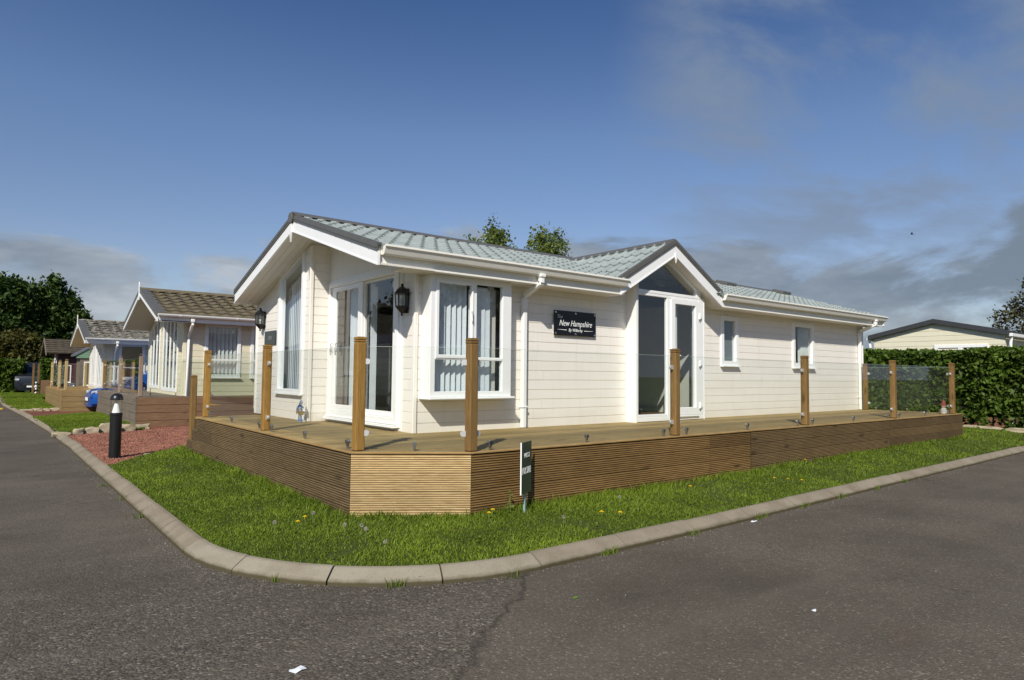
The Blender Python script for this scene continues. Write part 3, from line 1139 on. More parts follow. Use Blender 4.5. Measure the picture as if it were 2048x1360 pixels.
def patch_grass(N, x0, x1, y0, y1, keep, zf, h0, w0):
    x = rng.uniform(x0, x1, N)
    y = rng.uniform(y0, y1, N)
    ok = keep(x, y)
    x, y = x[ok], y[ok]
    pn = vnoise(x, y, 1.6, 41)
    return grass('grass', x, y, zf(x, y), h0*(0.6+0.8*rng.random(len(x))), np.full(len(x), w0), np.clip(0.15+0.4*pn+0.35*rng.random(len(x)), 0, 1))


patch_grass(45000, 1.1, 3.0, 16.6, 24.4, k_nb, flat(0.085), 0.045, 0.010)
patch_grass(26000, 0.6, 2.2, 27, 38.4, k_nb2, flat(0.08), 0.05, 0.016)
patch_grass(12000, 0.6, 2.6, 39.2, 47, k_far, flat(0.075), 0.06, 0.025)


def stones(name, x, y, z, s, mat):
    """small angular stones, eight faces each"""
    N = len(x)
    c = np.stack([x, y, z], -1)
    ax = unit(rng.normal(size=(N, 3)))
    t = unit(np.cross(ax, rng.normal(size=(N, 3))))
    b = np.cross(ax, t)
    sz = s[:, None]*(0.6+0.6*rng.random((N, 3)))
    v = np.stack([c+ax*sz[:, :1], c-ax*sz[:, :1], c+t*sz[:, 1:2], c-t*sz[:, 1:2], c+b*sz[:, 2:], c-b*sz[:, 2:]], 1)
    tri = np.array([[0, 2, 4], [0, 4, 3], [0, 3, 5], [0, 5, 2], [1, 4, 2], [1, 3, 4], [1, 5, 3], [1, 2, 5]])
    q = v[:, tri].reshape(-1, 3, 3)
    return tag(raw_mesh(name, q, 3, M[mat]), kind='stuff')


N = 60000
x = rng.uniform(1.3, 6.0, N)
y = rng.uniform(10.6, 17.8, N)
ok = (x > kx(y)+0.15) & (y > back_line(x)-0.05) & (y < 16.9+0.3*(x-1.3)) & ~((x > 2.5) & (y < 12.0)) & (rng.random(N) < np.clip((12/np.hypot(x, y))**2, 0, 1))
stones('gravel', x[ok], y[ok], 0.052+0.008*rng.random(ok.sum()), 0.008+0.009*rng.random(ok.sum()), 'pebble')
# grit swept to the foot of the kerb and loose chips on the road
N = 5200
s = rng.random(N)
ii = (s*(len(pts)-2)).astype(int)
P = np.array(pts)
pp = P[ii]+(P[ii+1]-P[ii])*rng.random(N)[:, None]
tt = unit(P[ii+1]-P[ii])
off = np.abs(rng.normal(0, 0.075, N))+0.005
pp = pp-np.stack([-tt[:, 1], tt[:, 0]], -1)*off[:, None]
ok = (pp[:, 1] < 15) & (pp[:, 0] < 18)
pp = pp[ok]
ex = np.stack([rng.uniform(-3, 12, 900), rng.uniform(1.6, 9, 900)], -1)
ex = ex[inside(ex[:, 0], ex[:, 1]) < -0.05]
pp = np.concatenate([pp, ex])
stones('loose_grit', pp[:, 0], pp[:, 1], np.full(len(pp), 0.002), 0.0022+0.0050*rng.random(len(pp))**2.5, 'grit')
# weeds and grass tufts in the kerb joints
tx, ty, th = [], [], []
for (cx, cy, n) in ((2.18, 3.93, 26), (2.9, 3.62, 14), (3.87, 3.64, 40), (4.95, 3.63, 18), (6.1, 3.66, 30), (7.0, 3.69, 24), (7.9, 3.71, 34), (8.9, 3.73, 20), (9.8, 3.75, 26),
                    (1.24, 7.2, 22), (1.23, 9.4, 24), (1.6, 4.5, 16), (1.24, 8.3, 18)):
    a = rng.normal(0, 0.035, n)
    tx += list(cx+a*1.6)
    ty += list(cy+rng.normal(0, 0.012, n)-0.01)
    th += list(0.03+0.05*rng.random(n))
grass('kerb_weeds', np.array(tx), np.array(ty), np.full(len(tx), 0.005), np.array(th), np.full(len(tx), 0.006), rng.random(len(tx))*0.6+0.1)

# ------------------------------------------------------------------ the cream lodge
RY, RZ, SL = 9.07, 3.61, 0.304          # ridge line and roof slope
EY, LY = 6.47, 11.72                    # near and far eaves
DK = 0.70                               # deck level


def zr(y):
    return RZ-SL*abs(y-RY)


def zb(y):
    return RZ-0.24-SL*abs(y-RY)


lodge = thing('lodge', (3.69, 6.834, DK), 'cream boarded holiday lodge with grey-green tiled roof standing on the big timber deck', 'lodge')
NY, NX = V(0, -1, 0), V(-1, 0, 0)
WY, DX, LX = 6.834, 3.97, 3.675

# right-hand long wall
mb = MB()
siding(mb, (0, WY, 0), UX, NY, 3.97, 15.68, 0.70, 2.62,
       holes=[(4.11, 1.13, 5.25, 2.60), (7.70, 0.70, 9.38, 2.62), (10.18, 1.62, 10.67, 2.47), (12.62, 1.62, 13.44, 2.50)], first=0.808)
mb.build('wall', M['siding'], lodge, fix=False)
# recessed wall with the sliding door
soffr = [(-SL, 1, RZ-0.24-SL*RY), (SL, 1, RZ-0.24+SL*RY)]
mb = MB()
siding(mb, (DX, 0, 0), UY, NX, WY, 9.33, 0.70, 2.757, holes=[(7.17, 0.74, 9.28, 2.757)], first=0.808)
pl_ = [(WY, 2.757), (9.33, 2.757), (9.33, 3.5), (WY, 3.5)]
for c in soffr:
    pl_ = clip_poly(pl_, *c)
mb.poly([(DX-0.004, p[0], p[1]) for p in pl_])
mb.poly([(DX-0.004, 7.17, 2.715), (DX-0.004, 9.28, 2.715), (DX-0.004, 9.28, 2.757), (DX-0.004, 7.17, 2.757)])
mb.build('wall', M['siding'], lodge, fix=False)
# short return
mb = MB()
siding(mb, (0, 9.33, 0), UX, NY, LX, DX, 0.70, 3.288, first=0.808)
mb.build('wall', M['siding'], lodge, fix=False)
# front wall left of the recess
mb = MB()
siding(mb, (LX, 0, 0), UY, NX, 9.33, 11.70, 0.70, 3.4, holes=[(9.62, 1.10, 10.62, 3.40)], first=0.808, clips=soffr)
pl_ = [(9.55, 2.90), (10.68, 2.90), (10.68, 3.5), (9.55, 3.5)]
for c in soffr:
    pl_ = clip_poly(pl_, *c)
pl_ = clip_poly(pl_, -SL, -1, -(3.16+SL*9.65))
mb.poly([(LX-0.003, p[0], p[1]) for p in pl_])
mb.build('wall', M['siding'], lodge, fix=False)
# end and back walls
mb = MB()
siding(mb, (15.68, 0, 0), UY, UX, WY, 11.70, 0.70, 3.4, first=0.808, clips=soffr)
siding(mb, (0, 11.70, 0), UX, UY, LX, 15.68, 0.70, 2.775, first=0.808)
mb.build('wall', M['siding'], lodge, fix=False)
# corner trims
for (cx, cy, z1) in ((DX-0.012, WY-0.012, 2.66), (LX-0.012, 9.33-0.012, 3.26), (LX-0.012, 11.70, 2.56), (15.68, WY-0.012, 2.60)):
    mb = MB()
    mb.box(cx-0.008, cy-0.008, 0.698, cx+0.045, cy+0.045, z1, 0.006)
    mb.build('corner_trim', M['siding'], lodge)
mb = MB()
mb.box(DX-0.010, 9.262, 0.70, DX+0.03, 9.322, 2.757, 0.006)
mb.build('corner_trim', M['offwhite'], lodge)
mb = MB()
mb.box(DX-0.010, 7.11, 0.70, DX+0.03, 7.168, 2.757, 0.006)
mb.build('corner_trim', M['offwhite'], lodge)

# inside: floor and partitions seen through the glass
mb = MB()
mb.box(DX+0.06, WY+0.06, 0.60, 15.6, 11.65, 0.73)
mb.box(LX+0.04, 9.36, 0.61, DX+0.059, 11.64, 0.729)
mb.build('floor', M['floor_in'], lodge)
mb = MB()
mb.box(7.05, 9.35, 0.73, 7.15, 11.6, 2.9)
mb.box(7.15, 8.75, 0.73, 11.9, 8.85, 2.86)
mb.box(10.02, 6.90, 0.73, 10.10, 8.75, 2.72)
mb.box(11.9, 6.90, 0.73, 12.0, 11.6, 2.7)
mb.build('partition', M['interior'], lodge)
mb = MB()
mb.obox((8.05, 7.35, 1.35), (V(0.30, 0.1, 0.94).normalized(), V(0.94, 0, -0.30).normalized(), UY), (0.70, 0.035, 0.03), 0.01)
mb.build('handrail', M['stick'], lodge)

# roof
ct, st = math.cos(math.atan(SL)), math.sin(math.atan(SL))
mb = MB()


def keep_roof(p):
    return not (abs(p.x-8.43) < 1.15 and p.z < 3.44-0.565*abs(p.x-8.43))


tiles(mb, (3.31, 6.45, 3.578-SL*(RY-6.45)), UX, (0, ct, st), 12.69, (RY-6.45)/ct, keep=keep_roof, roll=0.030, step=0.024)
roof = mb.build('roof', M['tile_green'], lodge, smooth=True, fix=False)
mb = MB()
mb.poly([(3.42, RY, 3.578), (16.0, RY, 3.578), (16.0, LY+0.05, zr(LY+0.05)-0.03), (3.42, LY+0.05, zr(LY+0.05)-0.03)])
mb.build('roof', M['tile_green'], lodge, fix=False)


mb = MB()
for k in range(60):
    xa, xb = 3.70+k*0.2, 3.70+(k+1)*0.2
    for j in range(14):
        ya, yb = WY+0.02+j*0.16, min(WY+0.02+(j+1)*0.16, RY)
        q = V((xa+xb)/2, (ya+yb)/2, zr(yb)-0.075)
        if abs(q.x-8.43) < 1.15 and q.z < 3.50-0.565*abs(q.x-8.43):
            continue
        mb.poly([(xa, ya, zr(ya)-0.075), (xb, ya, zr(ya)-0.075), (xb, yb, zr(yb)-0.075), (xa, yb, zr(yb)-0.075)])
mb.build('ceiling', M['interior'], lodge, fix=False)


def chevron(yc, h0, y0, y1, a, b, sl):
    """band under a ridge at (yc, top) between vertical offsets a<b below the top line"""
    f = lambda y, o: h0-sl*abs(y-yc)-o
    return [(y0, f(y0, b)), (yc, f(yc, b)), (y1, f(y1, b)), (y1, f(y1, a)), (yc, f(yc, a)), (y0, f(y0, a))]


mb = MB()
mb.prism([(RY-0.13, 3.578), (RY-0.12, 3.598), (RY, 3.650), (RY+0.12, 3.598), (RY+0.13, 3.578), (RY, 3.63)], (3.27, 0, 0), UY, UZ, UX, 0, 12.74)
mb.build('ridge_cap', M['trim'], roof)
for (x, y) in ((13.2, 8.72), (15.75, 8.80)):
    mb = MB()
    zc = 3.578-SL*(RY-y)
    mb.obox((x, y, zc+0.07), (UX, V(0, ct, st), V(0, -st, ct)), (0.21, 0.15, 0.045), 0.015)
    mb.build('roof_vent', M['trim'], roof)
# verge trim, barge boards and soffit of the front gable
mb = MB()
for (a, b) in ((0.0, 0.086),):
    mb.prism(chevron(RY, RZ, EY-0.01, LY, a, b, SL), (3.262, 0, 0), UY, UZ, UX, 0, 0.018)
mb.prism(chevron(RY, RZ, EY-0.01, LY, -0.006, 0.02, SL), (3.265, 0, 0), UY, UZ, UX, 0.0165, 0.06)
mb.prism(chevron(RY, RZ, EY-0.01, LY, 0.045, 0.056, SL), (3.262, 0, 0), UY, UZ, UX, -0.006, 0.004)
for i in range(12):
    y = EY+0.2+i*(LY-EY-0.35)/11
    mb.lathe([(0.007, 0), (0.006, 0.006)], (3.262, y, zr(y)-0.085), 8, NX)
mb.lathe([(0.078, 0), (0.085, 0.012), (0.07, 0.022)], (3.26, RY, RZ-0.055), 14, NX)
mb.build('verge_trim', M['trim'], lodge)
for (y0, y1) in ((EY-0.01, RY), (RY, LY)):
    mb = MB()
    o = 0.0
    p = [(y0, zr(y0)-0.24), (y1, zr(y1)-0.24), (y1, zr(y1)-0.086), (y0, zr(y0)-0.086)]
    mb.prism(p, (3.275, 0, 0), UY, UZ, UX, 0, 0.028)
    p = [(y0, zr(y0)-0.244), (y1, zr(y1)-0.244), (y1, zr(y1)-0.225), (y0, zr(y0)-0.225)]
    mb.prism(p, (3.275, 0, 0), UY, UZ, UX, -0.006, 0.0)
    mb.build('barge_board', M['white'], lodge)
mb = MB()
mb.prism([(-0.028, 0.0), (0.028, 0.0), (0.022, -0.09), (0.026, -0.115), (0, -0.26), (-0.026, -0.115), (-0.022, -0.09)], (3.262, RY, RZ-0.13), UY, UZ, UX, -0.012, 0.010)
mb.build('finial', M['white'], lodge)
mb = MB()
nb_ = 7
for (xa, xb) in [(3.303+i*0.1, 3.303+i*0.1+0.096) for i in range(7)]:
    mb.prism(chevron(RY, RZ, EY, LY-0.02, 0.215, 0.236, SL), (xa, 0, 0), UY, UZ, UX, 0, xb-xa)
mb.box(3.64, EY+0.055, 2.584, 4.0, WY-0.01, 2.60)
mb.build('soffit', M['soffit'], lodge)
mb = MB()
mb.prism([(LY, zr(LY)-0.1), (LY, zr(LY)-0.245), (LY-0.02, zr(LY)-0.245), (LY-0.02, zr(LY)-0.1)], (3.275, 0, 0), UY, UZ, UX, 0, 12.7)
mb.build('fascia', M['white'], lodge)
# eaves along the right wall: soffit, fascia, square gutter in two runs
gp = [(6.385, 2.803), (6.383, 2.780), (6.398, 2.768), (6.425, 2.705), (6.435, 2.695), (6.498, 2.695), (6.498, 2.79), (6.41, 2.79), (6.40, 2.803)]
for (xa, xb) in ((3.335, 7.26), (9.71, 16.02)):
    mb = MB()
    mb.prism(gp, (xa, 0, 0), UY, UZ, UX, 0, xb-xa)
    mb.build('gutter', M['offwhite'], lodge)
for (xa, xb) in ((3.305, 7.27), (9.70, 15.93)):
    mb = MB()
    mb.box(xa, 6.500, 2.588, xb, 6.520, 2.80)
    mb.box(xa, 6.490, 2.580, xb, 6.4995, 2.602, 0.004)
    mb.box(max(xa, 4.0), 6.5205, 2.583, xb, WY-0.003, 2.60)
    mb.build('fascia', M['offwhite'], lodge)
mb = MB()
mb.prism([(6.45, 2.60), (6.56, 2.60), (6.56, 2.76), (6.50, 2.76)], (15.95, 0, 0), UY, UZ, UX, 0, 0.03)
mb.prism(chevron(RY, RZ, EY, LY, 0.02, 0.24, SL), (15.98, 0, 0), UY, UZ, UX, 0, 0.025)
mb.build('barge_board', M['white'], lodge)
# downpipes with swan necks
for x in (5.61, 15.49):
    mb = MB()
    s = 0.0325
    yw = WY-0.045

    def seg(p, q, h=s):
        p, q = Vector(p), Vector(q)
        d = (q-p).normalized()
        a = UX
        b = d.cross(a)
        mb.obox((p+q)/2, (d, a, b), ((q-p).length/2+0.008, h, h), 0.008)
    seg((x, 6.445, 2.70), (x, 6.445, 2.60))
    seg((x, 6.445, 2.60), (x, yw, 2.455))
    seg((x, yw, 2.455), (x, yw, 0.71))
    mb.box(x-0.045, 6.40, 2.67, x+0.045, 6.49, 2.71, 0.006)
    for z in (2.40, 0.98):
        mb.box(x-0.045, yw-0.04, z-0.012, x+0.045, WY-0.004, z+0.012, 0.004)
    mb.box(x-0.039, yw-0.038, 2.30, x+0.039, yw+0.038, 2.42, 0.008)
    mb.build('downpipe', M['white'], lodge)

# ---- porch gable on the long wall
PX, PZ, PS, PY = 8.43, 3.560, 0.565, 6.476
hw = 1.27
mb = MB()
for sgn in (-1, 1):
    s = Vector((-sgn*1, 0, PS)).normalized()
    O = V(PX+sgn*(hw-0.02), 6.52, PZ-0.035-PS*(hw-0.02))
    L = 2.5

    def kp(p, sgn=sgn):
        return p.z > 3.578-SL*abs(RY-p.y)-0.06 and p.y < RY
    tiles(mb, O, UY, s, L, (hw-0.02)*math.sqrt(1+PS*PS), keep=kp, course=0.33, holes=False)
mb.build('roof', M['tile_green'], lodge, smooth=True, fix=False)
mb = MB()
mb.prism([(-0.11, -0.03), (-0.10, -0.012), (0, 0.052), (0.10, -0.012), (0.11, -0.03), (0, 0.032)], (PX, 6.50, PZ-0.035), UX, UZ, UY, 0, 2.45)
mb.build('ridge_cap', M['trim'], roof)
mb = MB()
mb.prism(chevron(PX, PZ, PX-hw, PX+hw, 0.0, 0.095, PS), (0, PY-0.012, 0), UX, UZ, UY, 0, 0.016)
mb.prism(chevron(PX, PZ, PX-hw, PX+hw, -0.006, 0.02, PS), (0, PY-0.010, 0), UX, UZ, UY, 0.0145, 0.06)
mb.prism(chevron(PX, PZ, PX-hw, PX+hw, 0.05, 0.062, PS), (0, PY-0.012, 0), UX, UZ, UY, -0.006, 0.002)
mb.build('verge_trim', M['trim'], lodge)
for (a, b) in ((PX-hw+0.01, PX), (PX, PX+hw-0.01)):
    mb = MB()
    f = lambda x, o: PZ-PS*abs(x-PX)-o
    mb.prism([(a, f(a, 0.265)), (b, f(b, 0.265)), (b, f(b, 0.095)), (a, f(a, 0.095))], (0, PY, 0), UX, UZ, UY, 0, 0.025)
    mb.prism([(a, f(a, 0.27)), (b, f(b, 0.27)), (b, f(b, 0.248)), (a, f(a, 0.248))], (0, PY, 0), UX, UZ, UY, -0.006, 0)
    mb.build('barge_board', M['white'], lodge)
mb = MB()
mb.prism([(-0.020, 0), (0.020, 0), (0.017, -0.07), (0.02, -0.09), (0, -0.16), (-0.02, -0.09), (-0.017, -0.07)], (PX, PY-0.008, PZ-0.22), UX, UZ, UY, -0.010, 0.0075)
mb.build('finial', M['white'], lodge)
mb = MB()
mb.prism(chevron(PX, PZ, PX-hw+0.02, PX+hw-0.02, 0.235, 0.262, PS), (0, PY+0.026, 0), UX, UZ, UY, 0, 0.33)
mb.build('soffit', M['soffit'], lodge)
for (xa, xb) in ((7.19, 7.692), (9.392, 9.69)):
    mb = MB()
    p = [(xa, 2.60), (xb, 2.60), (xb, PZ-0.25-PS*abs(xb-PX)), (xa, PZ-0.25-PS*abs(xa-PX))]
    mb.poly([(q[0], WY-0.003, q[1]) for q in p])
    mb.build('wall', M['siding'], lodge, fix=False)
    xe = 7.2705 if xa < 8 else 9.6885
    mb = MB()
    mb.box(xe, 6.500, 2.588, xe+0.011, WY-0.004, 2.80)
    mb.build('fascia', M['offwhite'], lodge)
# glazed porch box and its door
by = 6.634
door = MB()
door.box(7.684, by-0.003, 0.70, 7.704, WY+0.05, 2.80)                       # cheeks
door.box(9.382, by-0.003, 0.70, 9.402, WY+0.05, 2.66)
door.box(7.690, by, 0.705, 9.395, by+0.06, 0.775, 0.006)                     # threshold
door.box(7.690, by+0.001, 0.776, 7.737, by+0.06, 2.69, 0.004)
door.box(8.425, by+0.001, 0.776, 8.505, by+0.06, 2.645, 0.004)
door.box(9.235, by+0.001, 0.776, 9.394, by+0.06, 2.70, 0.004)
door.box(7.738, by+0.001, 2.646, 9.234, by+0.06, 2.689, 0.004)
door.box(7.738, by+0.001, 0.776, 8.424, by+0.06, 0.815, 0.004)
outer = [(7.690, 2.690), (9.30, 2.690), (9.30, 2.86), (8.455, 3.318), (7.690, 2.90)]
inner = [(7.738, 2.735), (9.19, 2.735), (9.19, 2.828), (8.455, 3.222), (7.738, 2.85)]
door.ring(outer, inner, (0, by, 0), UX, UZ, NY, -0.06, 0.003)
dframe = door.build('porch_frame', M['white'], lodge)
leaf = MB()
leaf.ring(rect(8.510, 0.785, 9.230, 2.640), rect(8.605, 0.905, 9.140, 2.565), (0, by, 0), UX, UZ, NY, -0.05, 0.022)
leaf.box(8.53, by-0.03, 0.756, 9.22, by+0.01, 0.782, 0.005)
dl = leaf.build('porch_door', M['white'], lodge)
for z in (2.40, 1.62, 0.93):
    h = MB()
    h.box(9.225, by-0.040, z-0.05, 9.262, by-0.004, z+0.05, 0.006)
    h.box(9.262, by-0.034, z-0.03, 9.30, by-0.002, z+0.03, 0.005)
    h.build('hinge', M['white'], dl)
h = MB()
h.box(8.535, by-0.036, 1.60, 8.570, by-0.022, 1.84, 0.006)
h.tube([(8.552, by-0.036, 1.74), (8.552, by-0.075, 1.74), (8.66, by-0.078, 1.735)], 0.010, 8)
h.build('door_handle', M['white'], dl, smooth=True)
g = MB()
g.poly([(8.60, by+0.014, 0.90), (9.145, by+0.014, 0.90), (9.145, by+0.014, 2.57), (8.60, by+0.014, 2.57)])
g.build('pane', M['glass'], dl, fix=False)
g = MB()
g.poly([(7.735, by+0.03, 0.813), (8.426, by+0.03, 0.813), (8.426, by+0.03, 2.648), (7.735, by+0.03, 2.648)])
g.poly([(x, by+0.03, z) for x, z in inner])
g.build('pane', M['glass'], dframe, fix=False)
vblind(lodge, (0, by+0.14, 0), UX, NY, 8.62, 8.86, 0.85, 2.55, pitch=0.085, ang=20, mat='curtain', name='curtain')

# ---- sliding patio door
sd = MB()
O = V(DX, 0, 0)
sd.ring(rect(7.18, 0.775, 9.285, 2.705), rect(7.255, 0.86, 9.215, 2.645), O, UY, UZ, NX, -0.07, 0.045)
sd.ring(rect(7.13, 0.745, 9.32, 2.755), rect(7.18, 0.775, 9.285, 2.705), O, UY, UZ, NX, -0.02, 0.022)
sd.ring(rect(8.215, 0.862, 9.213, 2.643), rect(8.345, 0.955, 9.060, 2.575), O, UY, UZ, NX, -0.01, 0.022)
sd.ring(rect(7.257, 0.862, 8.285, 2.643), rect(7.408, 0.925, 8.212, 2.612), O, UY, UZ, NX, -0.055, -0.012)
for k, z in enumerate((0.752, 0.770, 0.79)):
    sd.box(DX-0.10+k*0.018, 7.17, z-0.012, DX-0.012, 9.29, z+0.004, 0.003)
sdo = sd.build('sliding_door', M['white'], lodge)
g = MB()
for (a, b, d, z0, z1) in ((8.34, 9.065, 0.006, 0.95, 2.58), (7.40, 8.22, -0.034, 0.92, 2.615)):
    g.poly([(DX-d, a, z0), (DX-d, b, z0), (DX-d, b, z1), (DX-d, a, z1)])
g.build('pane', M['glass'], sdo, fix=False)
for y in (9.145, 8.975):
    h = MB()
    h.tube([(DX-0.03, y, 1.83), (DX-0.055, y, 1.82), (DX-0.062, y, 1.74), (DX-0.055, y, 1.66), (DX-0.03, y, 1.65)], 0.0075, 8)
    h.box(DX-0.05, y-0.016, 1.70, DX-0.022, y+0.016, 1.79, 0.005)
    h.build('door_handle', M['chrome'], sdo, smooth=True)
st_ = MB()
st_.poly([(DX+0.030, 7.425, 2.49), (DX+0.030, 7.465, 2.49), (DX+0.030, 7.465, 2.57), (DX+0.030, 7.425, 2.57)])
st_.build('sticker', M['paper'], sdo, fix=False)
vblind(lodge, (DX+0.13, 0, 0), UY, NX, 8.16, 8.22, 0.85, 2.58, pitch=0.07, ang=80, name='curtain')
vblind(lodge, (DX+0.13, 0, 0), UY, NX, 7.38, 7.50, 0.85, 2.50, pitch=0.06, ang=75, name='curtain')
vblind(lodge, (DX+0.13, 0, 0), UY, NX, 8.62, 8.80, 0.85, 2.58, pitch=0.085, ang=70, name='curtain')

# ---- tall window with a sloping head in the front wall
fw_ = MB()
outer = [(9.565, 1.085), (10.655, 1.085), (10.655, 2.935), (9.565, 3.265)]
inner = [(9.650, 1.150), (10.565, 1.150), (10.565, 2.888), (9.650, 3.166)]
fw_.ring(outer, inner, (LX, 0, 0), UY, UZ, NX, -0.07, 0.028)
fw_.box(LX-0.06, 9.55, 1.062, LX-0.002, 10.67, 1.084, 0.004)
fwo = fw_.build('window', M['white'], lodge)
g = MB()
g.poly([(LX+0.02, p[0], p[1]) for p in inner])
g.build('pane', M['glass'], fwo, fix=False)
mb = MB()
y = 9.60
while y < 11.0:
    a = R(9+random.uniform(-3, 3))
    zt = 3.08-SL*(y-9.65)
    d = V(math.sin(a), math.cos(a), 0)
    mb.obox((LX+0.16, y, (0.8+zt)/2), (d, d.cross(UZ), UZ), (0.0445, 0.001, (zt-0.8)/2))
    y += 0.077
mb.build('vertical_blind', M['blind'], fwo)

# ---- bay window beside the downpipe
bY = 6.630
bw = MB()
bw.box(4.062, bY+0.012, 1.128, 4.078, WY+0.02, 2.585)          # cheeks
bw.box(5.252, bY+0.012, 1.128, 5.268, WY+0.02, 2.585)
bw.box(4.03, bY-0.055, 1.098, 5.30, WY-0.002, 1.127, 0.008)    # sill board
bw.box(4.062, bY+0.013, 2.56, 5.268, WY+0.02, 2.582)
bw.ring(rect(4.060, 1.128, 5.270, 2.582), rect(4.130, 1.195, 5.125, 2.515), (0, bY, 0), UX, UZ, NY, -0.06, 0.0)
bw.box(4.652, bY-0.002, 1.19, 4.722, bY+0.055, 2.52, 0.006)
bw.box(4.125, bY-0.004, 1.572, 5.13, bY+0.055, 1.612, 0.006)
bw.ring(rect(4.128, 1.590, 4.665, 2.518), rect(4.170, 1.632, 4.640, 2.490), (0, bY, 0), UX, UZ, NY, -0.04, 0.014)
bwo = bw.build('bay_window', M['white'], lodge)
g = MB()
g.poly([(4.13, bY+0.03, 1.195), (5.125, bY+0.03, 1.195), (5.125, bY+0.03, 2.515), (4.13, bY+0.03, 2.515)])
g.build('pane', M['glass'], bwo, fix=False)
h = MB()
h.tube([(4.625, bY-0.012, 2.18), (4.625, bY-0.04, 2.17), (4.625, bY-0.04, 2.05)], 0.009, 8)
h.build('window_handle', M['white'], bwo, smooth=True)
vblind(bwo, (0, bY+0.14, 0), UX, NY, 4.14, 4.66, 1.19, 2.50, pitch=0.078, ang=38)
vblind(bwo, (0, bY+0.14, 0), UX, NY, 4.74, 4.98, 1.19, 2.46, pitch=0.078, ang=14)
vblind(bwo, (0, bY+0.20, 0), UX, NY, 5.04, 5.12, 1.19, 2.50, pitch=0.07, ang=8, mat='interior', name='curtain')

# ---- two small windows towards the far end
w1 = window(lodge, (0, WY, 0), UX, NY, (10.155, 1.605, 10.690, 2.495), 0.085, proud=0.025)
mb = MB()
mb.box(10.24, WY+0.05, 1.70, 10.62, WY+0.055, 2.42)
mb.build('privacy_blind', simple('frosted_backing', (0.16, 0.19, 0.19), 0.9), w1)
w2 = window(lodge, (0, WY, 0), UX, NY, (12.60, 1.605, 13.465, 2.525), 0.095, proud=0.025)
vblind(w2, (0, WY+0.10, 0), UX, NY, 13.1, 13.4, 1.62, 2.45, pitch=0.08, ang=60, mat='curtain', name='curtain')


# ---- wall lanterns
def wall_lantern(name, c, n, label):
    """half lantern on a back plate; c = centre of the plate on the wall, n outward"""
    t = thing(name, c, label, 'wall lantern', 'black carriage lanterns on the lodge front')
    c, n = Vector(c), Vector(n)
    u = UZ.cross(n)
    k = c+n*0.075
    f = MB()
    f.obox(c+n*0.010+UZ*(-0.005), (u, UZ, n), (0.035, 0.15, 0.010), 0.006)
    hexr = 0.085
    ph = math.atan2(n.y, n.x)
    for a in range(6):
        t_ = ph+math.pi/6+a*math.pi/3
        d = V(math.cos(t_), math.sin(t_), 0)
        f.tube([k+d*hexr*0.86+UZ*(-0.075), k+d*hexr+UZ*0.075], 0.0075, 6)
    f.lathe([(0.104, 0.0), (0.106, 0.012), (0.092, 0.020), (0.070, 0.055), (0.040, 0.080), (0.022, 0.088), (0.016, 0.098), (0.020, 0.112), (0.014, 0.126), (0.002, 0.128)], k+UZ*0.072, 6, phase=math.pi/6)
    f.lathe([(0.002, -0.120), (0.012, -0.115), (0.016, -0.100), (0.010, -0.092), (0.030, -0.070), (0.060, -0.040), (0.074, -0.028), (0.080, -0.016), (0.090, -0.010), (0.090, 0.0)], k+UZ*-0.072, 6, phase=math.pi/6)
    f.tube([c+n*0.01+UZ*-0.13, c+n*0.05+UZ*-0.15, k+UZ*-0.13], 0.010, 8)
    f.build('lantern_frame', M['black'], t)
    g = MB()
    for a in range(6):
        p = []
        for (q, r, z) in ((0, 0.86, -0.07), (1, 0.86, -0.07), (1, 1.0, 0.07), (0, 1.0, 0.07)):
            t_ = ph+math.pi/6+(a+q)*math.pi/3
            p.append(k+V(math.cos(t_), math.sin(t_), 0)*hexr*r*0.97+UZ*z)
        g.poly(p)
    g.build('lantern_glass', M['glass_clear'], t, fix=False)
    b = MB()
    b.lathe([(0.012, -0.07), (0.013, -0.045), (0.022, -0.03), (0.024, -0.01), (0.016, 0.012), (0.004, 0.03), (0.001, 0.04)], k, 12)
    b.build('bulb', M['clay'], t, smooth=True)
    return t


wall_lantern('wall_lantern', (DX-0.002, 7.02, 2.285), (-1, 0, 0), 'black half lantern with clear panes on the wall right of the sliding door')
wall_lantern('wall_lantern', (LX-0.002, 11.33, 2.285), (-1, 0, 0), 'black half lantern with clear panes at the left corner, above the small plaque')

# ---- name plaques
pq = thing('name_plaque', (6.16, WY, 1.95), 'black acrylic plaque with white italic lettering reading New Hampshire, on the cream boards', 'plaque')
mb = MB()
mb.box(6.158, WY-0.034, 1.962, 6.985, WY-0.026, 2.312, 0.002)
mb.build('board', M['black_gloss'], pq)
for x in (6.188, 6.571, 6.955):
    for z in (1.990, 2.284):
        mb = MB()
        mb.lathe([(0.016, 0), (0.016, 0.026), (0.014, 0.040), (0.010, 0.043)], (x, WY, z), 12, NY)
        mb.build('fixing', M['chrome'], pq, smooth=True)
mb = MB()
fy = WY-0.0355
add_text(mb, 'The', 0.072, (6.262, fy, 2.224), UX, UZ, NY, shear=0.3, bold=-0.0008)
add_text(mb, 'New Hampshire', 0.118, (6.575, fy, 2.135), UX, UZ, NY, shear=0.34, width=0.82, bold=-0.0004)
add_text(mb, 'By Willerby', 0.062, (6.572, fy, 2.042), UX, UZ, NY, shear=0.25, width=0.92)
mb.poly([(6.225, fy, 2.043), (6.40, fy, 2.037), (6.40, fy, 2.046), (6.225, fy, 2.046)])
mb.poly([(6.745, fy, 2.037), (6.92, fy, 2.043), (6.92, fy, 2.046), (6.745, fy, 2.046)])
mb.build('lettering', M['ink'], pq)
pq2 = thing('name_plaque', (LX, 11.0, 1.86), 'small black plaque with faint grey lettering under the left lantern', 'plaque')
mb = MB()
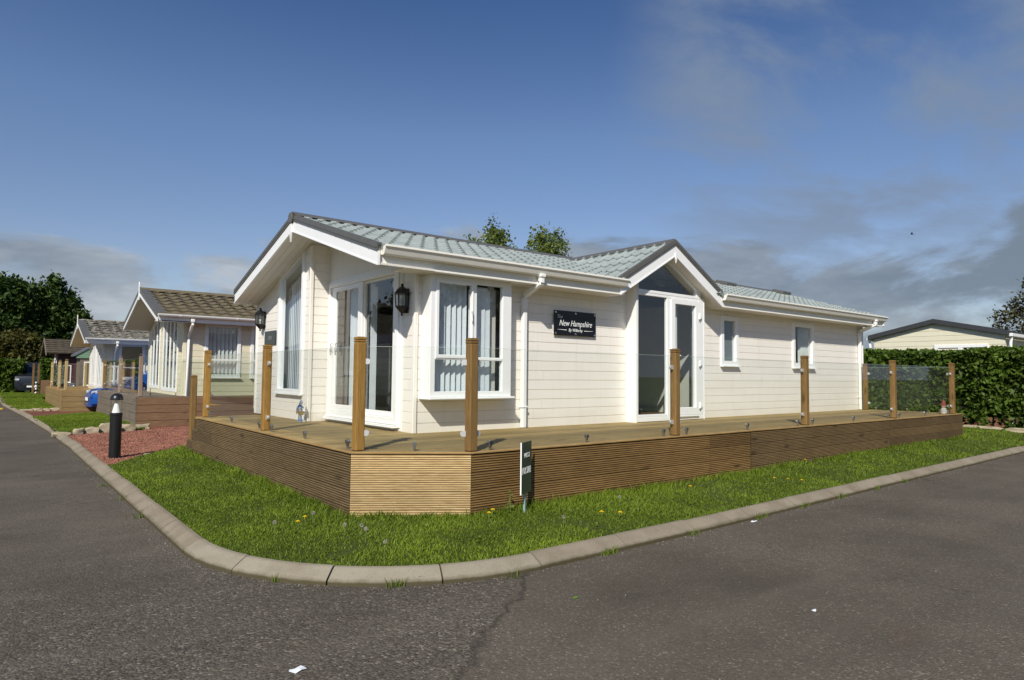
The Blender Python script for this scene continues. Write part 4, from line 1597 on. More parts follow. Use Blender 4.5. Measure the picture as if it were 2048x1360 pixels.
mb.box(LX-0.030, 10.69, 1.862, LX-0.018, 11.24, 2.082, 0.002)
mb.build('board', M['black_gloss'], pq2)
mb = MB()
add_text(mb, 'L324', 0.085, (LX-0.0315, 10.97, 1.965), V(0, -1, 0), UZ, NX)
mb.build('lettering', M['ink_dim'], pq2)

# ------------------------------------------------------------------ decks and glass balustrades


def reeded(mb, P0, P1, z0, z1, n, nboards=4, rib=0.0205, dep=0.007):
    """horizontal reeded boards between two plan points"""
    P0, P1, n = Vector((*P0, 0)), Vector((*P1, 0)), Vector(n)
    H = (z1-z0)/nboards
    for k in range(nboards):
        a, b = z0+k*H, z0+(k+1)*H-0.005
        nr = max(1, int(round((b-a)/rib)))
        prof = [(a, -0.012)]
        tn = random.uniform(0.38, 1.0)
        if mb.tint is None:
            mb.tint = []
        for r in range(nr):
            q = a+(b-a)*r/nr
            e = (b-a)/nr
            prof += [(q+e*0.10, 0.0), (q+e*0.62, 0.0), (q+e*0.72, -dep), (q+e*0.98, -dep)]
        prof += [(b, -0.012)]
        for (za, da), (zb_, db) in zip(prof[:-1], prof[1:]):
            mb.poly([P0+n*da+UZ*za, P1+n*da+UZ*za, P1+n*db+UZ*zb_, P0+n*db+UZ*zb_])
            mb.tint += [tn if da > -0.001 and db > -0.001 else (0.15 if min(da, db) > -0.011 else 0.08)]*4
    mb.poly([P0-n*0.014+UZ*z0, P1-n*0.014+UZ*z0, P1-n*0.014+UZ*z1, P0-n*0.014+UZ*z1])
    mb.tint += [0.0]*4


def split(P0, P1, fr):
    P0, P1 = Vector(P0), Vector(P1)
    fr = [0]+list(fr)+[1]
    L = (P1-P0).length
    g = 0.002/L
    return [((P0+(P1-P0)*(a+g)), (P0+(P1-P0)*(b-g))) for a, b in zip(fr[:-1], fr[1:])]


deck = thing('timber_deck', (2.57, 5.51, 0.1), 'large timber deck with ribbed brown skirt and one pale corner panel, around the near lodge', 'deck')
poly = [(2.595, 11.16), (2.595, 5.535), (3.462, 4.945), (15.755, 4.925), (15.755, 11.16)]
mb = MB()
mb.tint = []
y = 4.9
k = 0
while y < 11.2:
    pl_ = [(2.0, y), (16, y), (16, y+0.139), (2.0, y+0.139)]
    for i in range(len(poly)):
        p, q = Vector(poly[i]), Vector(poly[(i+1) % len(poly)])
        d = q-p
        nrm = Vector((d.y, -d.x))
        pl_ = clip_poly(pl_, nrm.x, nrm.y, nrm.dot(p)) if pl_ else []
    if pl_:
        zt = DK+random.uniform(-0.0015, 0.0015)
        mb.prism([(a, b) for a, b in pl_], (0, 0, 0), UX, UY, UZ, zt-0.03, zt)
        mb.tint += [random.uniform(0.35, 0.85)]*(2*len(pl_))
    y += 0.145
    k += 1
mb.build('deck_boards', M['deck'], deck)
nc = V(-0.569, -0.822, 0)
mb = MB()
for a, b in split((2.57, 10.95), (2.57, 5.51), (0.165, 0.61)):
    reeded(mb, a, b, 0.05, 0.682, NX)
mb.build('skirt_panel', M['fascia_y'], deck, fix=False)
mb = MB()
reeded(mb, (2.572, 5.507), (3.448, 4.902), 0.03, 0.682, nc, 4)
tag(mb.build('skirt_panel', M['fascia_new'], deck, fix=False), 'pale fresh corner panel')
mb = MB()
for a, b in split((3.45, 4.90), (7.95, 4.90), (0.80,)):
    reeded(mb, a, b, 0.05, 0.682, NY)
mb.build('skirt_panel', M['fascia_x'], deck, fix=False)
mb = MB()
for a, b in split((7.955, 4.90), (15.78, 4.90), (0.55,)):
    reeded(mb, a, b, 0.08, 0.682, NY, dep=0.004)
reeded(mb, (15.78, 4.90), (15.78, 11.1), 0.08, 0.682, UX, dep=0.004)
mb.build('skirt_panel', M['fascia_end'], deck, fix=False)
mb = MB()
for (a, b) in (((2.57, 10.95), (2.57, 5.51)), ((2.57, 5.51), (3.45, 4.90)), ((3.45, 4.90), (15.78, 4.90)), ((15.78, 4.90), (15.78, 11.1))):
    a, b = Vector((*a, 0)), Vector((*b, 0))
    d = (b-a).normalized()
    nn = Vector((-d.y, d.x, 0))
    mb.obox((a+b)/2+UZ*0.6935+nn*0.008, (d, nn, UZ), ((b-a).length/2-0.001, 0.016, 0.0095), 0.004)
mb.build('edge_board', M['edge'], deck)
mb = MB()
for k, (ya, z) in enumerate(((10.955, 0.50), (11.27, 0.32))):
    mb.box(2.58, ya+0.005, z-0.03, 4.2, ya+0.31, z, 0.004)
    mb.box(2.585, ya+0.300, 0.05, 4.2, ya+0.315, z-0.031)
mb.box(2.585, 11.17, 0.05, 4.2, 11.19, 0.66)
mb.tint = [0.5]*len(mb.v)
for k, (ya, z) in enumerate(((10.955, 0.50), (11.27, 0.32))):
    reeded(mb, (2.572, ya+0.31), (2.572, ya+0.002), 0.05, z-0.005, NX, 3 if k == 0 else 2)
mb.build('step', M['fascia_y'], deck)


def newel(name, x, y, z0, z1, mat, parent, s=0.046, grooves=True):
    mb = MB()
    mb.obox((x, y, (z0+z1-0.05)/2), (UX, UY, UZ), (s, s, (z1-0.05-z0)/2), 0.011)
    if grooves:
        for k in range(2):
            mb.obox((x, y, z1-0.055+k*0.022), (UX, UY, UZ), (s-0.006, s-0.006, 0.012), 0.006)
            mb.obox((x, y, z1-0.041+k*0.022), (UX, UY, UZ), (s, s, 0.008), 0.003)
    mb.prism([(-s*0.92, -s*0.92), (s*0.92, -s*0.92), (s*0.92, s*0.92), (-s*0.92, s*0.92)], (x, y, 0), UX, UY, UZ, z1-0.014, z1-0.004)
    mb.prism([(-s*0.6, -s*0.6), (s*0.6, -s*0.6), (s*0.6, s*0.6), (-s*0.6, s*0.6)], (x, y, 0), UX, UY, UZ, z1-0.006, z1)
    return mb.build(name, M[mat], parent)


rail = thing('glass_balustrade', (2.68, 5.60, DK), 'frameless glass balustrade between square yellow-brown newel posts along the edge of the big deck', 'balustrade')
RP = [(2.715, 11.02), (2.675, 8.12), (2.675, 5.585), (3.495, 4.975), (6.475, 4.985), (9.585, 5.005), (12.735, 5.02), (15.42, 4.96), (15.44, 6.66)]
mats = ['wood_z', 'wood_z', 'wood_z', 'wood_z_brown', 'wood_z_brown', 'wood_z_brown', 'wood_z_brown', 'wood_z_brown', 'wood_z_brown']
posts = []
for (x, y), mt_ in zip(RP, mats):
    posts.append(newel('post', x, y, DK, 1.735, mt_, rail))
newel('post', 2.665, 11.63, 0.05, 1.345, 'wood_z_brown', rail, s=0.045)


def clampblock(mb, c, d, w=0.055, h=0.052, t=0.026):
    """D shaped glass clamp: square at the post, rounded on the pane; d points along the pane"""
    c, d = Vector(c), Vector(d)
    nn = Vector((-d.y, d.x, 0))
    pr = [(0, -h/2), (w-h/2, -h/2)]
    for k in range(1, 8):
        a = -math.pi/2+math.pi*k/8
        pr.append((w-h/2+math.cos(a)*h/2, math.sin(a)*h/2))
    pr += [(w-h/2, h/2), (0, h/2)]
    mb.prism(pr, c, d, UZ, nn, -t/2, t/2)


def glass_panel(parent, a, b, z0, z1, t=0.010, gap=0.062, clamps=True, clz=(0.86, 1.51), feet=True, edge='glass_edge'):
    a, b = Vector((*a, 0)), Vector((*b, 0))
    d = (b-a).normalized()
    L = (b-a).length
    nn = Vector((-d.y, d.x, 0))
    g = MB()
    c = (a+b)/2+UZ*((z0+z1)/2)
    hx, hz, ht = L/2-gap, (z1-z0)/2, t/2
    for s in (-1, 1):
        g.poly([c+nn*ht*s+d*p*hx+UZ*q*hz for p, q in ((-1, -1), (1, -1), (1, 1), (-1, 1))])
    o = g.build('glass_panel', M['glass_rail'], parent, fix=False)
    e = MB()
    e.obox(c+UZ*(hz-0.0008), (d, nn, UZ), (hx, ht, 0.0012))
    e.build('glass_edge', M[edge], o)
    if clamps:
        for (p, dd) in ((a, d), (b, -d)):
            for z in clz:
                k = MB()
                clampblock(k, p+dd*0.044+UZ*z, dd)
                for zz in (-0.009, 0.012):
                    k.lathe([(0.005, 0.0128), (0.004, 0.0150)], p+dd*0.058+UZ*(z+zz), 8, nn)
                k.build('clamp', M['clamp_metal'], o)
    if feet:
        n = max(2, int(round(L/1.45)))
        for i in range(n+1):
            s = 0.22+(L-0.44)*i/n
            if L < 1.3 and i != 1:
                continue
            k = MB()
            p = a+d*s
            k.lathe([(0.010, 0.0), (0.010, 0.03)], p+UZ*(z0-0.05), 10)
            k.lathe([(0.019, -0.018), (0.019, 0.018)], p+UZ*(z0+0.010), 14, nn)
            k.obox(p+UZ*(z0-0.01), (d, nn, UZ), (0.012, 0.014, 0.024), 0.004)
            k.build('foot_clamp', M['foot_metal'], o, smooth=True)
    return o


for p, q in zip(RP[:-1], RP[1:]):
    glass_panel(rail, p, q, 0.755, 1.648)

# ------------------------------------------------------------------ neighbours


def nb_lodge(nm, label, X0, X1, FX, yc, hw, wy, wy2, rz, sl, z0, wall, tile, bz=0.20, drop=0.17, style='wavy', wins=(), front=(), pipes=(), soff='soffit_beige', gut='white', finial=True, dark='trim'):
    """gable-fronted lodge with its ridge along X. FX = front wall, X0 = gable edge"""
    t = thing(nm, (FX, wy, z0), label, 'lodge')
    top = lambda y, o: rz-sl*abs(y-yc)-o
    y0, y1 = yc-hw, yc+hw
    cl = [(-sl, 1, rz-bz-sl*yc), (sl, 1, rz-bz+sl*yc)]
    ez = top(y0, bz)
    mb = MB()
    siding(mb, (0, wy, 0), UX, NY, FX, X1, z0, ez+0.05, holes=[w for w in wins], first=z0+0.1, pitch=0.15)
    mb.build('wall', M[wall], t, fix=False)
    mb = MB()
    siding(mb, (FX, 0, 0), UY, NX, wy, wy2, z0, rz, holes=[(f[0], f[2], f[1], 9) for f in front], first=z0+0.1, pitch=0.15, clips=cl)
    siding(mb, (X1, 0, 0), UY, UX, wy, wy2, z0, rz, first=z0+0.1, pitch=0.15, clips=cl)
    siding(mb, (0, wy2, 0), UX, UY, FX, X1, z0, ez+0.05, first=z0+0.1, pitch=0.15)
    mb.build('wall', M[wall], t, fix=False)
    mb = MB()
    mb.box(FX-0.02, wy-0.02, z0, FX+0.07, wy+0.07, ez+0.03, 0.006)
    mb.build('corner_trim', M[wall], t)
    for w in wins:
        r = window(t, (0, wy, 0), UX, NY, (w[0]-0.03, w[1]-0.03, w[2]+0.03, w[3]+0.03), 0.085, bars=[(w[0], w[1]+(w[3]-w[1])*0.30, w[2], w[1]+(w[3]-w[1])*0.34)], proud=0.03)
        if w[2] < 4.4:
            continue
        vblind(r, (0, wy+0.12, 0), UX, NY, w[0]+0.04, w[2]-0.04, w[1]+0.04, w[3]-0.06, pitch=0.1, ang=35, mat='curtain', name='curtain')
    for (ya, yb, zl, cut, bars) in front:
        f = MB()
        ta, tb = top(ya, bz+cut), top(yb, bz+cut)
        outer = [(ya, zl), (yb, zl), (yb, tb), (ya, ta)]
        inner = [(ya+0.09, zl+0.1), (yb-0.09, zl+0.1), (yb-0.09, tb-0.09), (ya+0.09, ta-0.09)]
        f.ring(outer, inner, (FX, 0, 0), UY, UZ, NX, -0.05, 0.010, 0.003)
        for k in range(1, bars+1):
            y = ya+(yb-ya)*k/(bars+1)
            zt = ta+(tb-ta)*k/(bars+1)
            f.box(FX-0.008, y-0.045, zl+0.09, FX+0.03, y+0.045, zt-0.08, 0.003)
        w = f.build('window', M['white'], t)
        g = MB()
        g.poly([(FX+0.003, p[0], p[1]) for p in inner])
        g.build('pane', M['glass'], w, fix=False)
        # flat board between the sloping head and the soffit
        b = MB()
        b.poly([(FX-0.004, ya, ta), (FX-0.004, yb, tb), (FX-0.004, yb, top(yb, bz)), (FX-0.004, ya, top(ya, bz))])
        b.build('wall', M[wall], t, fix=False)
    cs = 1/math.sqrt(1+sl*sl)
    mb = MB()
    tiles(mb, (X0+0.12, y0-0.03, rz-0.04-sl*(hw+0.03)), UX, (0, cs, sl*cs), X1-X0-0.1, (hw+0.03)/cs, wave=0.30, course=0.33, roll=0.030, step=0.036, res=8, style=style)
    rf = mb.build('roof', M[tile], t, smooth=True, fix=False)
    mb = MB()
    mb.poly([(X0+0.3, wy+0.02, top(wy+0.02, 0.09)), (X1-0.02, wy+0.02, top(wy+0.02, 0.09)), (X1-0.02, yc, rz-0.09), (X0+0.3, yc, rz-0.09)])
    mb.build('ceiling', M[soff], t, fix=False)
    mb = MB()
    mb.poly([(X0+0.1, yc, rz-0.04), (X1, yc, rz-0.04), (X1, y1, top(y1, 0.04)), (X0+0.1, y1, top(y1, 0.04))])
    mb.build('roof', M[tile], t, fix=False)
    mb = MB()
    mb.prism([(yc-0.13, rz-0.05), (yc, rz+0.035), (yc+0.13, rz-0.05), (yc, rz-0.01)], (X0, 0, 0), UY, UZ, UX, 0, X1-X0)
    mb.build('ridge_cap', M[tile], rf)
    mb = MB()
    mb.prism(chevron(yc, rz, y0, y1, -0.01, drop-0.055, sl), (X0, 0, 0), UY, UZ, UX, 0, 0.03)
    mb.prism(chevron(yc, rz, y0, y1, -0.015, 0.03, sl), (X0, 0, 0), UY, UZ, UX, 0.031, 0.22)
    mb.build('verge_trim', M[dark], t)
    mb = MB()
    mb.prism(chevron(yc, rz, y0-0.02, y1+0.02, drop-0.054, bz+0.01, sl), (X0+0.004, 0, 0), UY, UZ, UX, 0, 0.03)
    if finial:
        mb.prism([(-0.04, -0.32), (0.04, -0.32), (0.035, 0.10), (0, 0.18), (-0.035, 0.10)], (X0-0.02, yc, rz), UY, UZ, UX, 0, 0.02)
    mb.build('barge_board', M['white'], t)
    mb = MB()
    mb.prism(chevron(yc, rz, y0, y1, bz-0.02, bz, sl), (X0+0.04, 0, 0), UY, UZ, UX, 0, FX-X0+0.02)
    mb.box(X0+0.03, y0, ez-0.005, FX, wy-0.01, ez+0.02)
    mb.build('soffit', M[soff], t)
    for k, ye in enumerate((y0, y1)):
        sg = 1 if k == 0 else -1
        mb = MB()
        gz_ = top(y0, 0.03)
        arc = [(ye-sg*0.02, gz_)]
        for q in range(9):
            a = math.pi*q/8
            arc.append((ye-sg*(0.075-0.055*math.cos(a)), gz_-0.058*math.sin(a)*1.15))
        mb.prism(arc, (X0+0.02, 0, 0), UY, UZ, UX, 0, X1-X0)
        x = X0+0.5
        while x < X1 and k == 0:
            mb.prism([(p[0]-sg*0.004, p[1]-0.006) for p in arc], (x, 0, 0), UY, UZ, UX, 0, 0.05)
            x += 1.35
        mb.build('gutter', M[gut], t)
        mb = MB()
        mb.box(X0+0.04, min(ye, ye+sg*0.02), ez-0.01, X1, max(ye, ye+sg*0.02), gz_)
        mb.build('fascia', M['white'], t)
    for x in pipes:
        mb = MB()
        mb.box(x-0.045, y0-0.09, ez+0.0, x+0.045, y0-0.01, ez+0.08, 0.01)
        mb.tube([(x, y0-0.05, ez+0.02), (x, y0-0.05, ez-0.05), (x, wy-0.05, ez-0.33), (x, wy-0.05, z0)], 0.037, 10)
        mb.build('downpipe', M['white'], t, smooth=True)
    return t


nb_lodge('lodge', 'cream lodge next door with mossy brown tiled roof and white finial on its gable', 3.22, 13.5, 3.93, 20.42, 2.46, 18.34, 22.95, 3.66, 0.335, 0.78,
         'siding_yellow', 'tile_brown', wins=[(4.46, 1.28, 5.30, 2.62), (5.62, 1.28, 6.40, 2.62)], front=[(21.25, 22.60, 0.9, 0.10, 2), (19.0, 20.85, 0.86, 0.16, 3)], pipes=(4.03,))
nb_lodge('lodge', 'second cream lodge along the row with patchy grey and lichen tiled roof', 2.52, 11.5, 3.12, 28.0, 2.30, 26.22, 29.9, 3.20, 0.30, 0.73,
         'siding_yellow', 'tile_lichen', wins=[(3.62, 1.14, 4.36, 2.30)], front=[(28.0, 29.5, 0.82, 0.10, 3), (26.36, 27.9, 0.80, 0.12, 3)], pipes=(3.46,))


def nb_deck(label, rlabel, x0, x1, y0, y1, z0, z1, matx, maty, deckm, posts, pm, panels, pz=1.03):
    t = thing('timber_deck', (x0, y0, z0), label, 'deck')
    mb = MB()
    k = 0
    y = y0
    while y < y1:
        mb.box(x0, y, z1-0.03, x1, min(y+0.139, y1), z1)
        y += 0.145
    mb.build('deck_boards', M[deckm], t)
    for (P0, P1, n, mt_) in (((x0, y0), (x1, y0), NY, matx), ((x0, y1), (x0, y0), NX, maty)):
        mb = MB()
        H = (z1-z0-0.02)/4
        a, b = Vector((*P0, 0)), Vector((*P1, 0))
        for k in range(4):
            c = (a+b)/2+UZ*(z0+H*(k+0.5))
            d = (b-a).normalized()
            mb.obox(c+n*0.012, (d, n, UZ), ((b-a).length/2, 0.012, H/2-0.004), 0.004)
        mb.box(min(P0[0], P1[0])+0.01, min(P0[1], P1[1])+0.01, z0, max(P0[0], P1[0])-0.0+0.012, max(P0[1], P1[1])+0.012, z1-0.04)
        mb.build('skirt_panel', M[mt_], t)
    mb = MB()
    mb.box(x0-0.027, y0-0.027, z0, x0-0.001, y0+0.03, z1-0.001)
    mb.build('corner_trim', M[maty], t)
    r = thing('glass_balustrade', (posts[0][0], posts[0][1], z1), rlabel, 'balustrade')
    for i, (x, y) in enumerate(posts):
        newel('post', x, y, z1, z1+pz, pm[i % len(pm)], r, grooves=False)
    for (a, b) in panels:
        glass_panel(r, posts[a], posts[b], z1+0.06, z1+0.93, clz=(z1+0.2, z1+0.8), feet=True)
    return t


nb_deck('weathered grey and brown plank deck in front of the lodge with the mossy roof', 'glass balustrade with weathered grey posts on the grey plank deck',
        2.90, 12.5, 18.2, 25.2, 0.0, 0.78, 'plank_brown', 'plank_grey', 'plank_grey', [(2.985, 18.28), (3.03, 21.7), (3.06, 25.1), (6.2, 18.28), (9.2, 18.28)], ['wood_z_grey', 'wood_z_grey', 'wood_z_brown'], [(0, 1), (1, 2), (0, 3), (3, 4)])
nb_deck('yellow-brown plank deck in front of the lodge with the lichen roof', 'balustrade with pale new timber posts on the yellow-brown deck',
        2.03, 8.0, 26.2, 33.5, 0.0, 0.735, 'plank_yellow', 'plank_yellow', 'edge', [(2.12, 26.4), (2.12, 28.9), (2.12, 32.2), (3.25, 32.2)], ['wood_z_pale'], [(0, 1), (1, 2), (2, 3)])


# ------------------------------------------------------------------ cars
def make_car(name, label, paint, L=4.0, Wd=1.72, H=1.46, van=False):
    """small car facing -X with its wheels on z=0"""
    t = thing(name, (0, 0, 0), label, 'van' if van else 'car')
    h = L/2
    w = Wd/2
    if van:
        st = [(-h, 0.80, 0.70, 0.72), (-h+0.10, 0.94, 0.98, 1.0), (-h+0.75, 1.0, 1.12, 1.16), (-h+0.95, 1.0, 1.16, 1.22), (-h+1.45, 1.0, 1.18, H-0.06), (0.2, 1.0, 1.20, H), (h-0.5, 1.0, 1.20, H), (h-0.08, 0.98, 1.15, H-0.08), (h, 0.93, 0.9, 0.95)]
    else:
        st = [(-h, 0.62, 0.50, 0.53), (-h+0.06, 0.80, 0.62, 0.65), (-h+0.25, 0.93, 0.74, 0.77), (-h+0.80, 0.99, 0.88, 0.93), (-h+1.05, 1.0, 0.93, 0.985), (-h+1.85, 1.0, 0.96, H-0.05), (0.45, 1.0, 0.99, H), (1.2, 1.0, 1.01, H-0.06), (h-0.32, 0.98, 1.02, H-0.30), (h-0.08, 0.94, 0.96, 1.02), (h, 0.86, 0.72, 0.75)]
    rings = []
    for (x, ws, zb_, zt) in st:
        tum = max(0.0, (zt-zb_))
        wr = w*ws*(1-0.42*min(tum, 0.5))
        hf = [(0, 0.20), (w*ws*0.80, 0.20), (w*ws*0.97, 0.30), (w*ws, 0.48), (w*ws*0.985, zb_-0.10), (w*ws*0.95, zb_), (wr*1.0, zt-0.04 if tum > 0.1 else zt-0.015), (wr*0.86, zt), (0, zt+0.012)]
        rings.append([(x, y, z) for y, z in hf]+[(x, -y, z) for y, z in hf[-2:0:-1]])
    mb = MB()
    n = len(rings[0])
    for r in rings:
        mb.v += r
    for i in range(len(rings)-1):
        for j in range(n):
            j2 = (j+1) % n
            mb.f.append((i*n+j, i*n+j2, (i+1)*n+j2, (i+1)*n+j))
    mb.f.append(tuple(range(n)))
    mb.f.append(tuple((len(rings)-1)*n+k for k in range(n-1, -1, -1)))
    body = mb.build('body', M[paint], t, smooth=True)

    def side(i, f0, f1, sgn):
        a, b = Vector(rings[i][5]), Vector(rings[i][6])
        q = [a.lerp(b, f0), a.lerp(b, f1)]
        return [V(p.x, p.y*sgn+sgn*0.006, p.z) for p in q]
    iw = 4 if not van else 3
    ir = 5 if not van else 4
    ib = 7 if not van else 6
    ie = 8 if not van else 6
    for sgn in (1, -1):
        g = MB()
        for i in range(ir, ib):
            p, q = side(i, 0.06, 0.93, sgn), side(i+1, 0.06, 0.93, sgn)
            g.poly([p[0]+V(0.02, 0, 0), q[0]-V(0.02, 0, 0), q[1]-V(0.02, 0, 0), p[1]+V(0.02, 0, 0)])
        p, q = side(iw, 0.06, 0.5, sgn), side(ir, 0.06, 0.93, sgn)
        g.poly([p[0]+V(0.25, 0, 0), q[0]-V(0.02, 0, 0), q[1]-V(0.02, 0, 0)])
        g.build('side_window', M['glass_dark'], t, fix=False)
    g = MB()
    a, b = rings[iw], rings[ir]
    up_ = V(-0.012, 0, 0.012)
    g.poly([Vector(a[6])*1.0+up_-V(0, 0.05, 0), Vector(a[-6])+up_+V(0, 0.05, 0), Vector(b[-6])+up_+V(0, 0.05, -0.02), Vector(b[6])+up_-V(0, 0.05, 0.02)])
    g.build('windscreen', M['glass_dark'], t, fix=False)
    for sgn in (1, -1):
        l = MB()
        zc = 0.66 if not van else 0.82
        xc = -h+0.13 if not van else -h+0.055
        yc = w*(0.70 if not van else 0.78)*sgn
        dy = V(0.45, 0.85*sgn, 0.06).normalized()
        l.obox((xc, yc, zc), (dy, dy.cross(UZ).normalized(), UZ), (0.14, 0.05, 0.065), 0.03)
        l.build('headlight', M['lamp_glass'], t, smooth='all')
    mb = MB()
    mb.obox((-h+0.02 if not van else -h-0.004, 0, 0.42 if not van else 0.55), (UY, UZ, UX), (0.42, 0.075, 0.03), 0.02)
    mb.build('grille', M['rubber'], t)
    mb = MB()
    mb.obox((-h-0.014, 0, 0.44), (UY, UZ, UX), (0.25, 0.055, 0.006), 0.003)
    mb.build('number_plate', M['paper'], t)
    for x in (-h+0.72, h-0.70):
        for sgn in (1, -1):
            y = sgn*(w-0.09)
            m1 = MB()
            m1.lathe([(0.19, -0.095), (0.285, -0.09), (0.305, -0.06), (0.305, 0.06), (0.285, 0.09), (0.19, 0.095)], (x, y, 0.305), 28, (0, 1, 0))
            wh = m1.build('wheel', M['rubber'], t, smooth=True)
            m2 = MB()
            m2.lathe([(0.195, 0.06), (0.19, 0.092), (0.17, 0.085), (0.07, 0.098), (0.02, 0.102)], (x, y, 0.305), 20, (0, sgn, 0))
            m2.build('rim', M['steel'], wh, smooth=True)
    for sgn in (1, -1):
        l = MB()
        l.obox((-h+1.35, sgn*(w+0.07), 1.02), (UX, UY, UZ), (0.06, 0.10, 0.07), 0.03)
        l.build('wing_mirror', M[paint], t, smooth='all')
    return t


def place(o, x, y, z, rz):
    o.location = (x, y, z)
    o.rotation_euler = (0, 0, rz)


c1 = make_car('parked_car', 'bright blue hatchback nosing out between the two neighbouring decks', 'car_blue')
place(c1, 4.66, 25.75, 0.03, R(2))
c2 = make_car('parked_car', 'navy car half hidden behind the yellow-brown deck', 'car_navy')
place(c2, 5.0, 37.2, 0.0, R(5))
c3 = make_car('parked_van', 'dark van parked in shade beside the far hedge', 'car_black', L=4.6, Wd=1.85, H=1.88, van=True)
place(c3, 2.75, 49.0, 0.02, R(75))

# ------------------------------------------------------------------ small things
def bollard(name, label):
    t = thing(name, (0, 0, 0), label, 'bollard', 'black bollard lights along the kerb')
    mb = MB()
    mb.lathe([(0.083, -0.05), (0.083, 0.64), (0.088, 0.645), (0.088, 0.675), (0.080, 0.682)], (0, 0, 0), 32)
    mb.build('post', M['black'], t, smooth=True)
    mb = MB()
    mb.lathe([(0.062, 0.684), (0.058, 0.70), (0.036, 0.79), (0.020, 0.845), (0.012, 0.85)], (0, 0, 0), 28)
    mb.build('reflector_cone', M['white'], t, smooth=True)
    mb = MB()
    for k in range(28):
        a, b = 2*math.pi*k/28, 2*math.pi*(k+1)/28
        mb.poly([(0.080*math.cos(a), 0.080*math.sin(a), 0.68), (0.080*math.cos(b), 0.080*math.sin(b), 0.68), (0.082*math.cos(b), 0.082*math.sin(b), 0.885), (0.082*math.cos(a), 0.082*math.sin(a), 0.885)])
    mb.build('lens', M['glass_clear'], t, smooth=True, fix=False)
    mb = MB()
    mb.lathe([(0.084, 0.878), (0.092, 0.882), (0.092, 0.895), (0.086, 0.925), (0.070, 0.955), (0.045, 0.975), (0.015, 0.983), (0.002, 0.984)], (0, 0, 0), 32)
    mb.build('cap', M['black'], t, smooth=True)
    return t


b1 = bollard('bollard_light', 'near black bollard light with white cone, standing on the red gravel beside the kerb')
b1.location = (1.62, 11.85, 0.07)
b2 = copy_tree(b1)
b2['label'] = 'far black bollard light at the left end of the road by the hedge'
b2.location = (1.02, 48.4, 0.05)

# for sale sign
sg = thing('sale_sign', (3.96, 4.72, 0.12), 'dark green FOR SALE board on a pale stake against the brown deck skirt', 'sign')
d = V(0.87, 0.49, 0).normalized()
nn = V(d.y, -d.x, 0)
O = V(3.835, 4.665, 0)
mb = MB()
mb.obox(O+d*0.13+UZ*0.55, (d, nn, UZ), (0.13, 0.004, 0.235), 0.002)
mb.build('board', M['sign_green'], sg)
mb = MB()
mb.obox(O-d*0.0015+UZ*0.55, (d, nn, UZ), (0.0015, 0.0062, 0.236))
mb.build('board_edge', M['white'], sg)
mb = MB()
fo = O+nn*0.0055
add_text(mb, 'WEST', 0.060, fo+d*0.14+UZ*0.66, d*1.0, UZ, nn)
mb.build('lettering', M['ink'], sg)
mb = MB()
add_text(mb, 'FOR SALE', 0.085, fo+d*0.133+UZ*0.52, d*1.0, UZ, nn, width=0.60, bold=0.0004)
mb.build('lettering', M['ink'], sg)
mb = MB()
mb.obox(O+d*0.14-nn*0.015+UZ*0.30, (d, nn, UZ), (0.020, 0.010, 0.24), 0.004)
mb.build('stake', M['stake'], sg)

# polished head ornament on the deck
hd = thing('head_ornament', (3.565, 9.30, DK), 'polished silver serene head ornament with a topknot standing on the deck by the front wall', 'ornament')
mb = MB()
mb.lathe([(0.062, 0.0), (0.066, 0.006), (0.064, 0.018), (0.046, 0.028), (0.040, 0.045), (0.041, 0.075), (0.038, 0.10)], (3.565, 9.30, DK), 28)
mb.build('neck', M['chrome'], hd, smooth=True)
mb = MB()
ns, nr = 44, 34
face = math.atan2(-0.78, -0.62)
cz = DK+0.165
vals = []
for i in range(nr+1):
    ph = math.pi*i/nr
    for j in range(ns):
        th = 2*math.pi*j/ns
        lx, ly, lz = math.sin(ph)*math.cos(th), math.sin(ph)*math.sin(th), -math.cos(ph)
        x, y, z = lx*0.076, ly*0.062, lz*0.094
        front = max(0, lx)
        # jaw narrows, brow and nose stand out, eyes and mouth are pressed in
        if lz < 0:
            x *= 1-0.10*(-lz)
            y *= 1-0.30*(-lz)**1.3
        g = lambda a, b, sa, sb: math.exp(-((ly-a)/sa)**2-((lz-b)/sb)**2)*(1 if lx > 0 else 0)
        x += 0.016*g(0, -0.08, 0.13, 0.20)+0.006*g(0, 0.16, 0.10, 0.2)
        x -= 0.008*(g(0.38, 0.10, 0.20, 0.10)+g(-0.38, 0.10, 0.20, 0.10))
        x += 0.005*(g(0.38, 0.24, 0.26, 0.06)+g(-0.38, 0.24, 0.26, 0.06))
        x += 0.006*g(0, -0.42, 0.24, 0.06)+0.004*g(0, -0.54, 0.20, 0.06)+0.006*g(0, -0.82, 0.22, 0.12)
        # curled hair above the brow
        if lz > 0.36-0.12*abs(ly) or lx < -0.1 and lz > -0.35:
            bumpy = 0.004*math.sin(th*11)*math.sin(ph*15)
            x, y, z = x*(1.06+bumpy*8), y*(1.06+bumpy*8), z*(1.03+bumpy*5)
        vals.append((x, y, z))
ca, sa = math.cos(face), math.sin(face)
mb.v = [(3.565+x*ca-y*sa, 9.30+x*sa+y*ca, cz+z) for x, y, z in vals]
for i in range(nr):
    for j in range(ns):
        j2 = (j+1) % ns
        mb.f.append((i*ns+j, i*ns+j2, (i+1)*ns+j2, (i+1)*ns+j))
mb.lathe([(0.030, 0.0), (0.034, 0.015), (0.026, 0.034), (0.012, 0.046), (0.006, 0.058), (0.001, 0.062)], (3.565, 9.30, cz+0.086), 20)
mb.build('head', M['chrome'], hd, smooth=True)
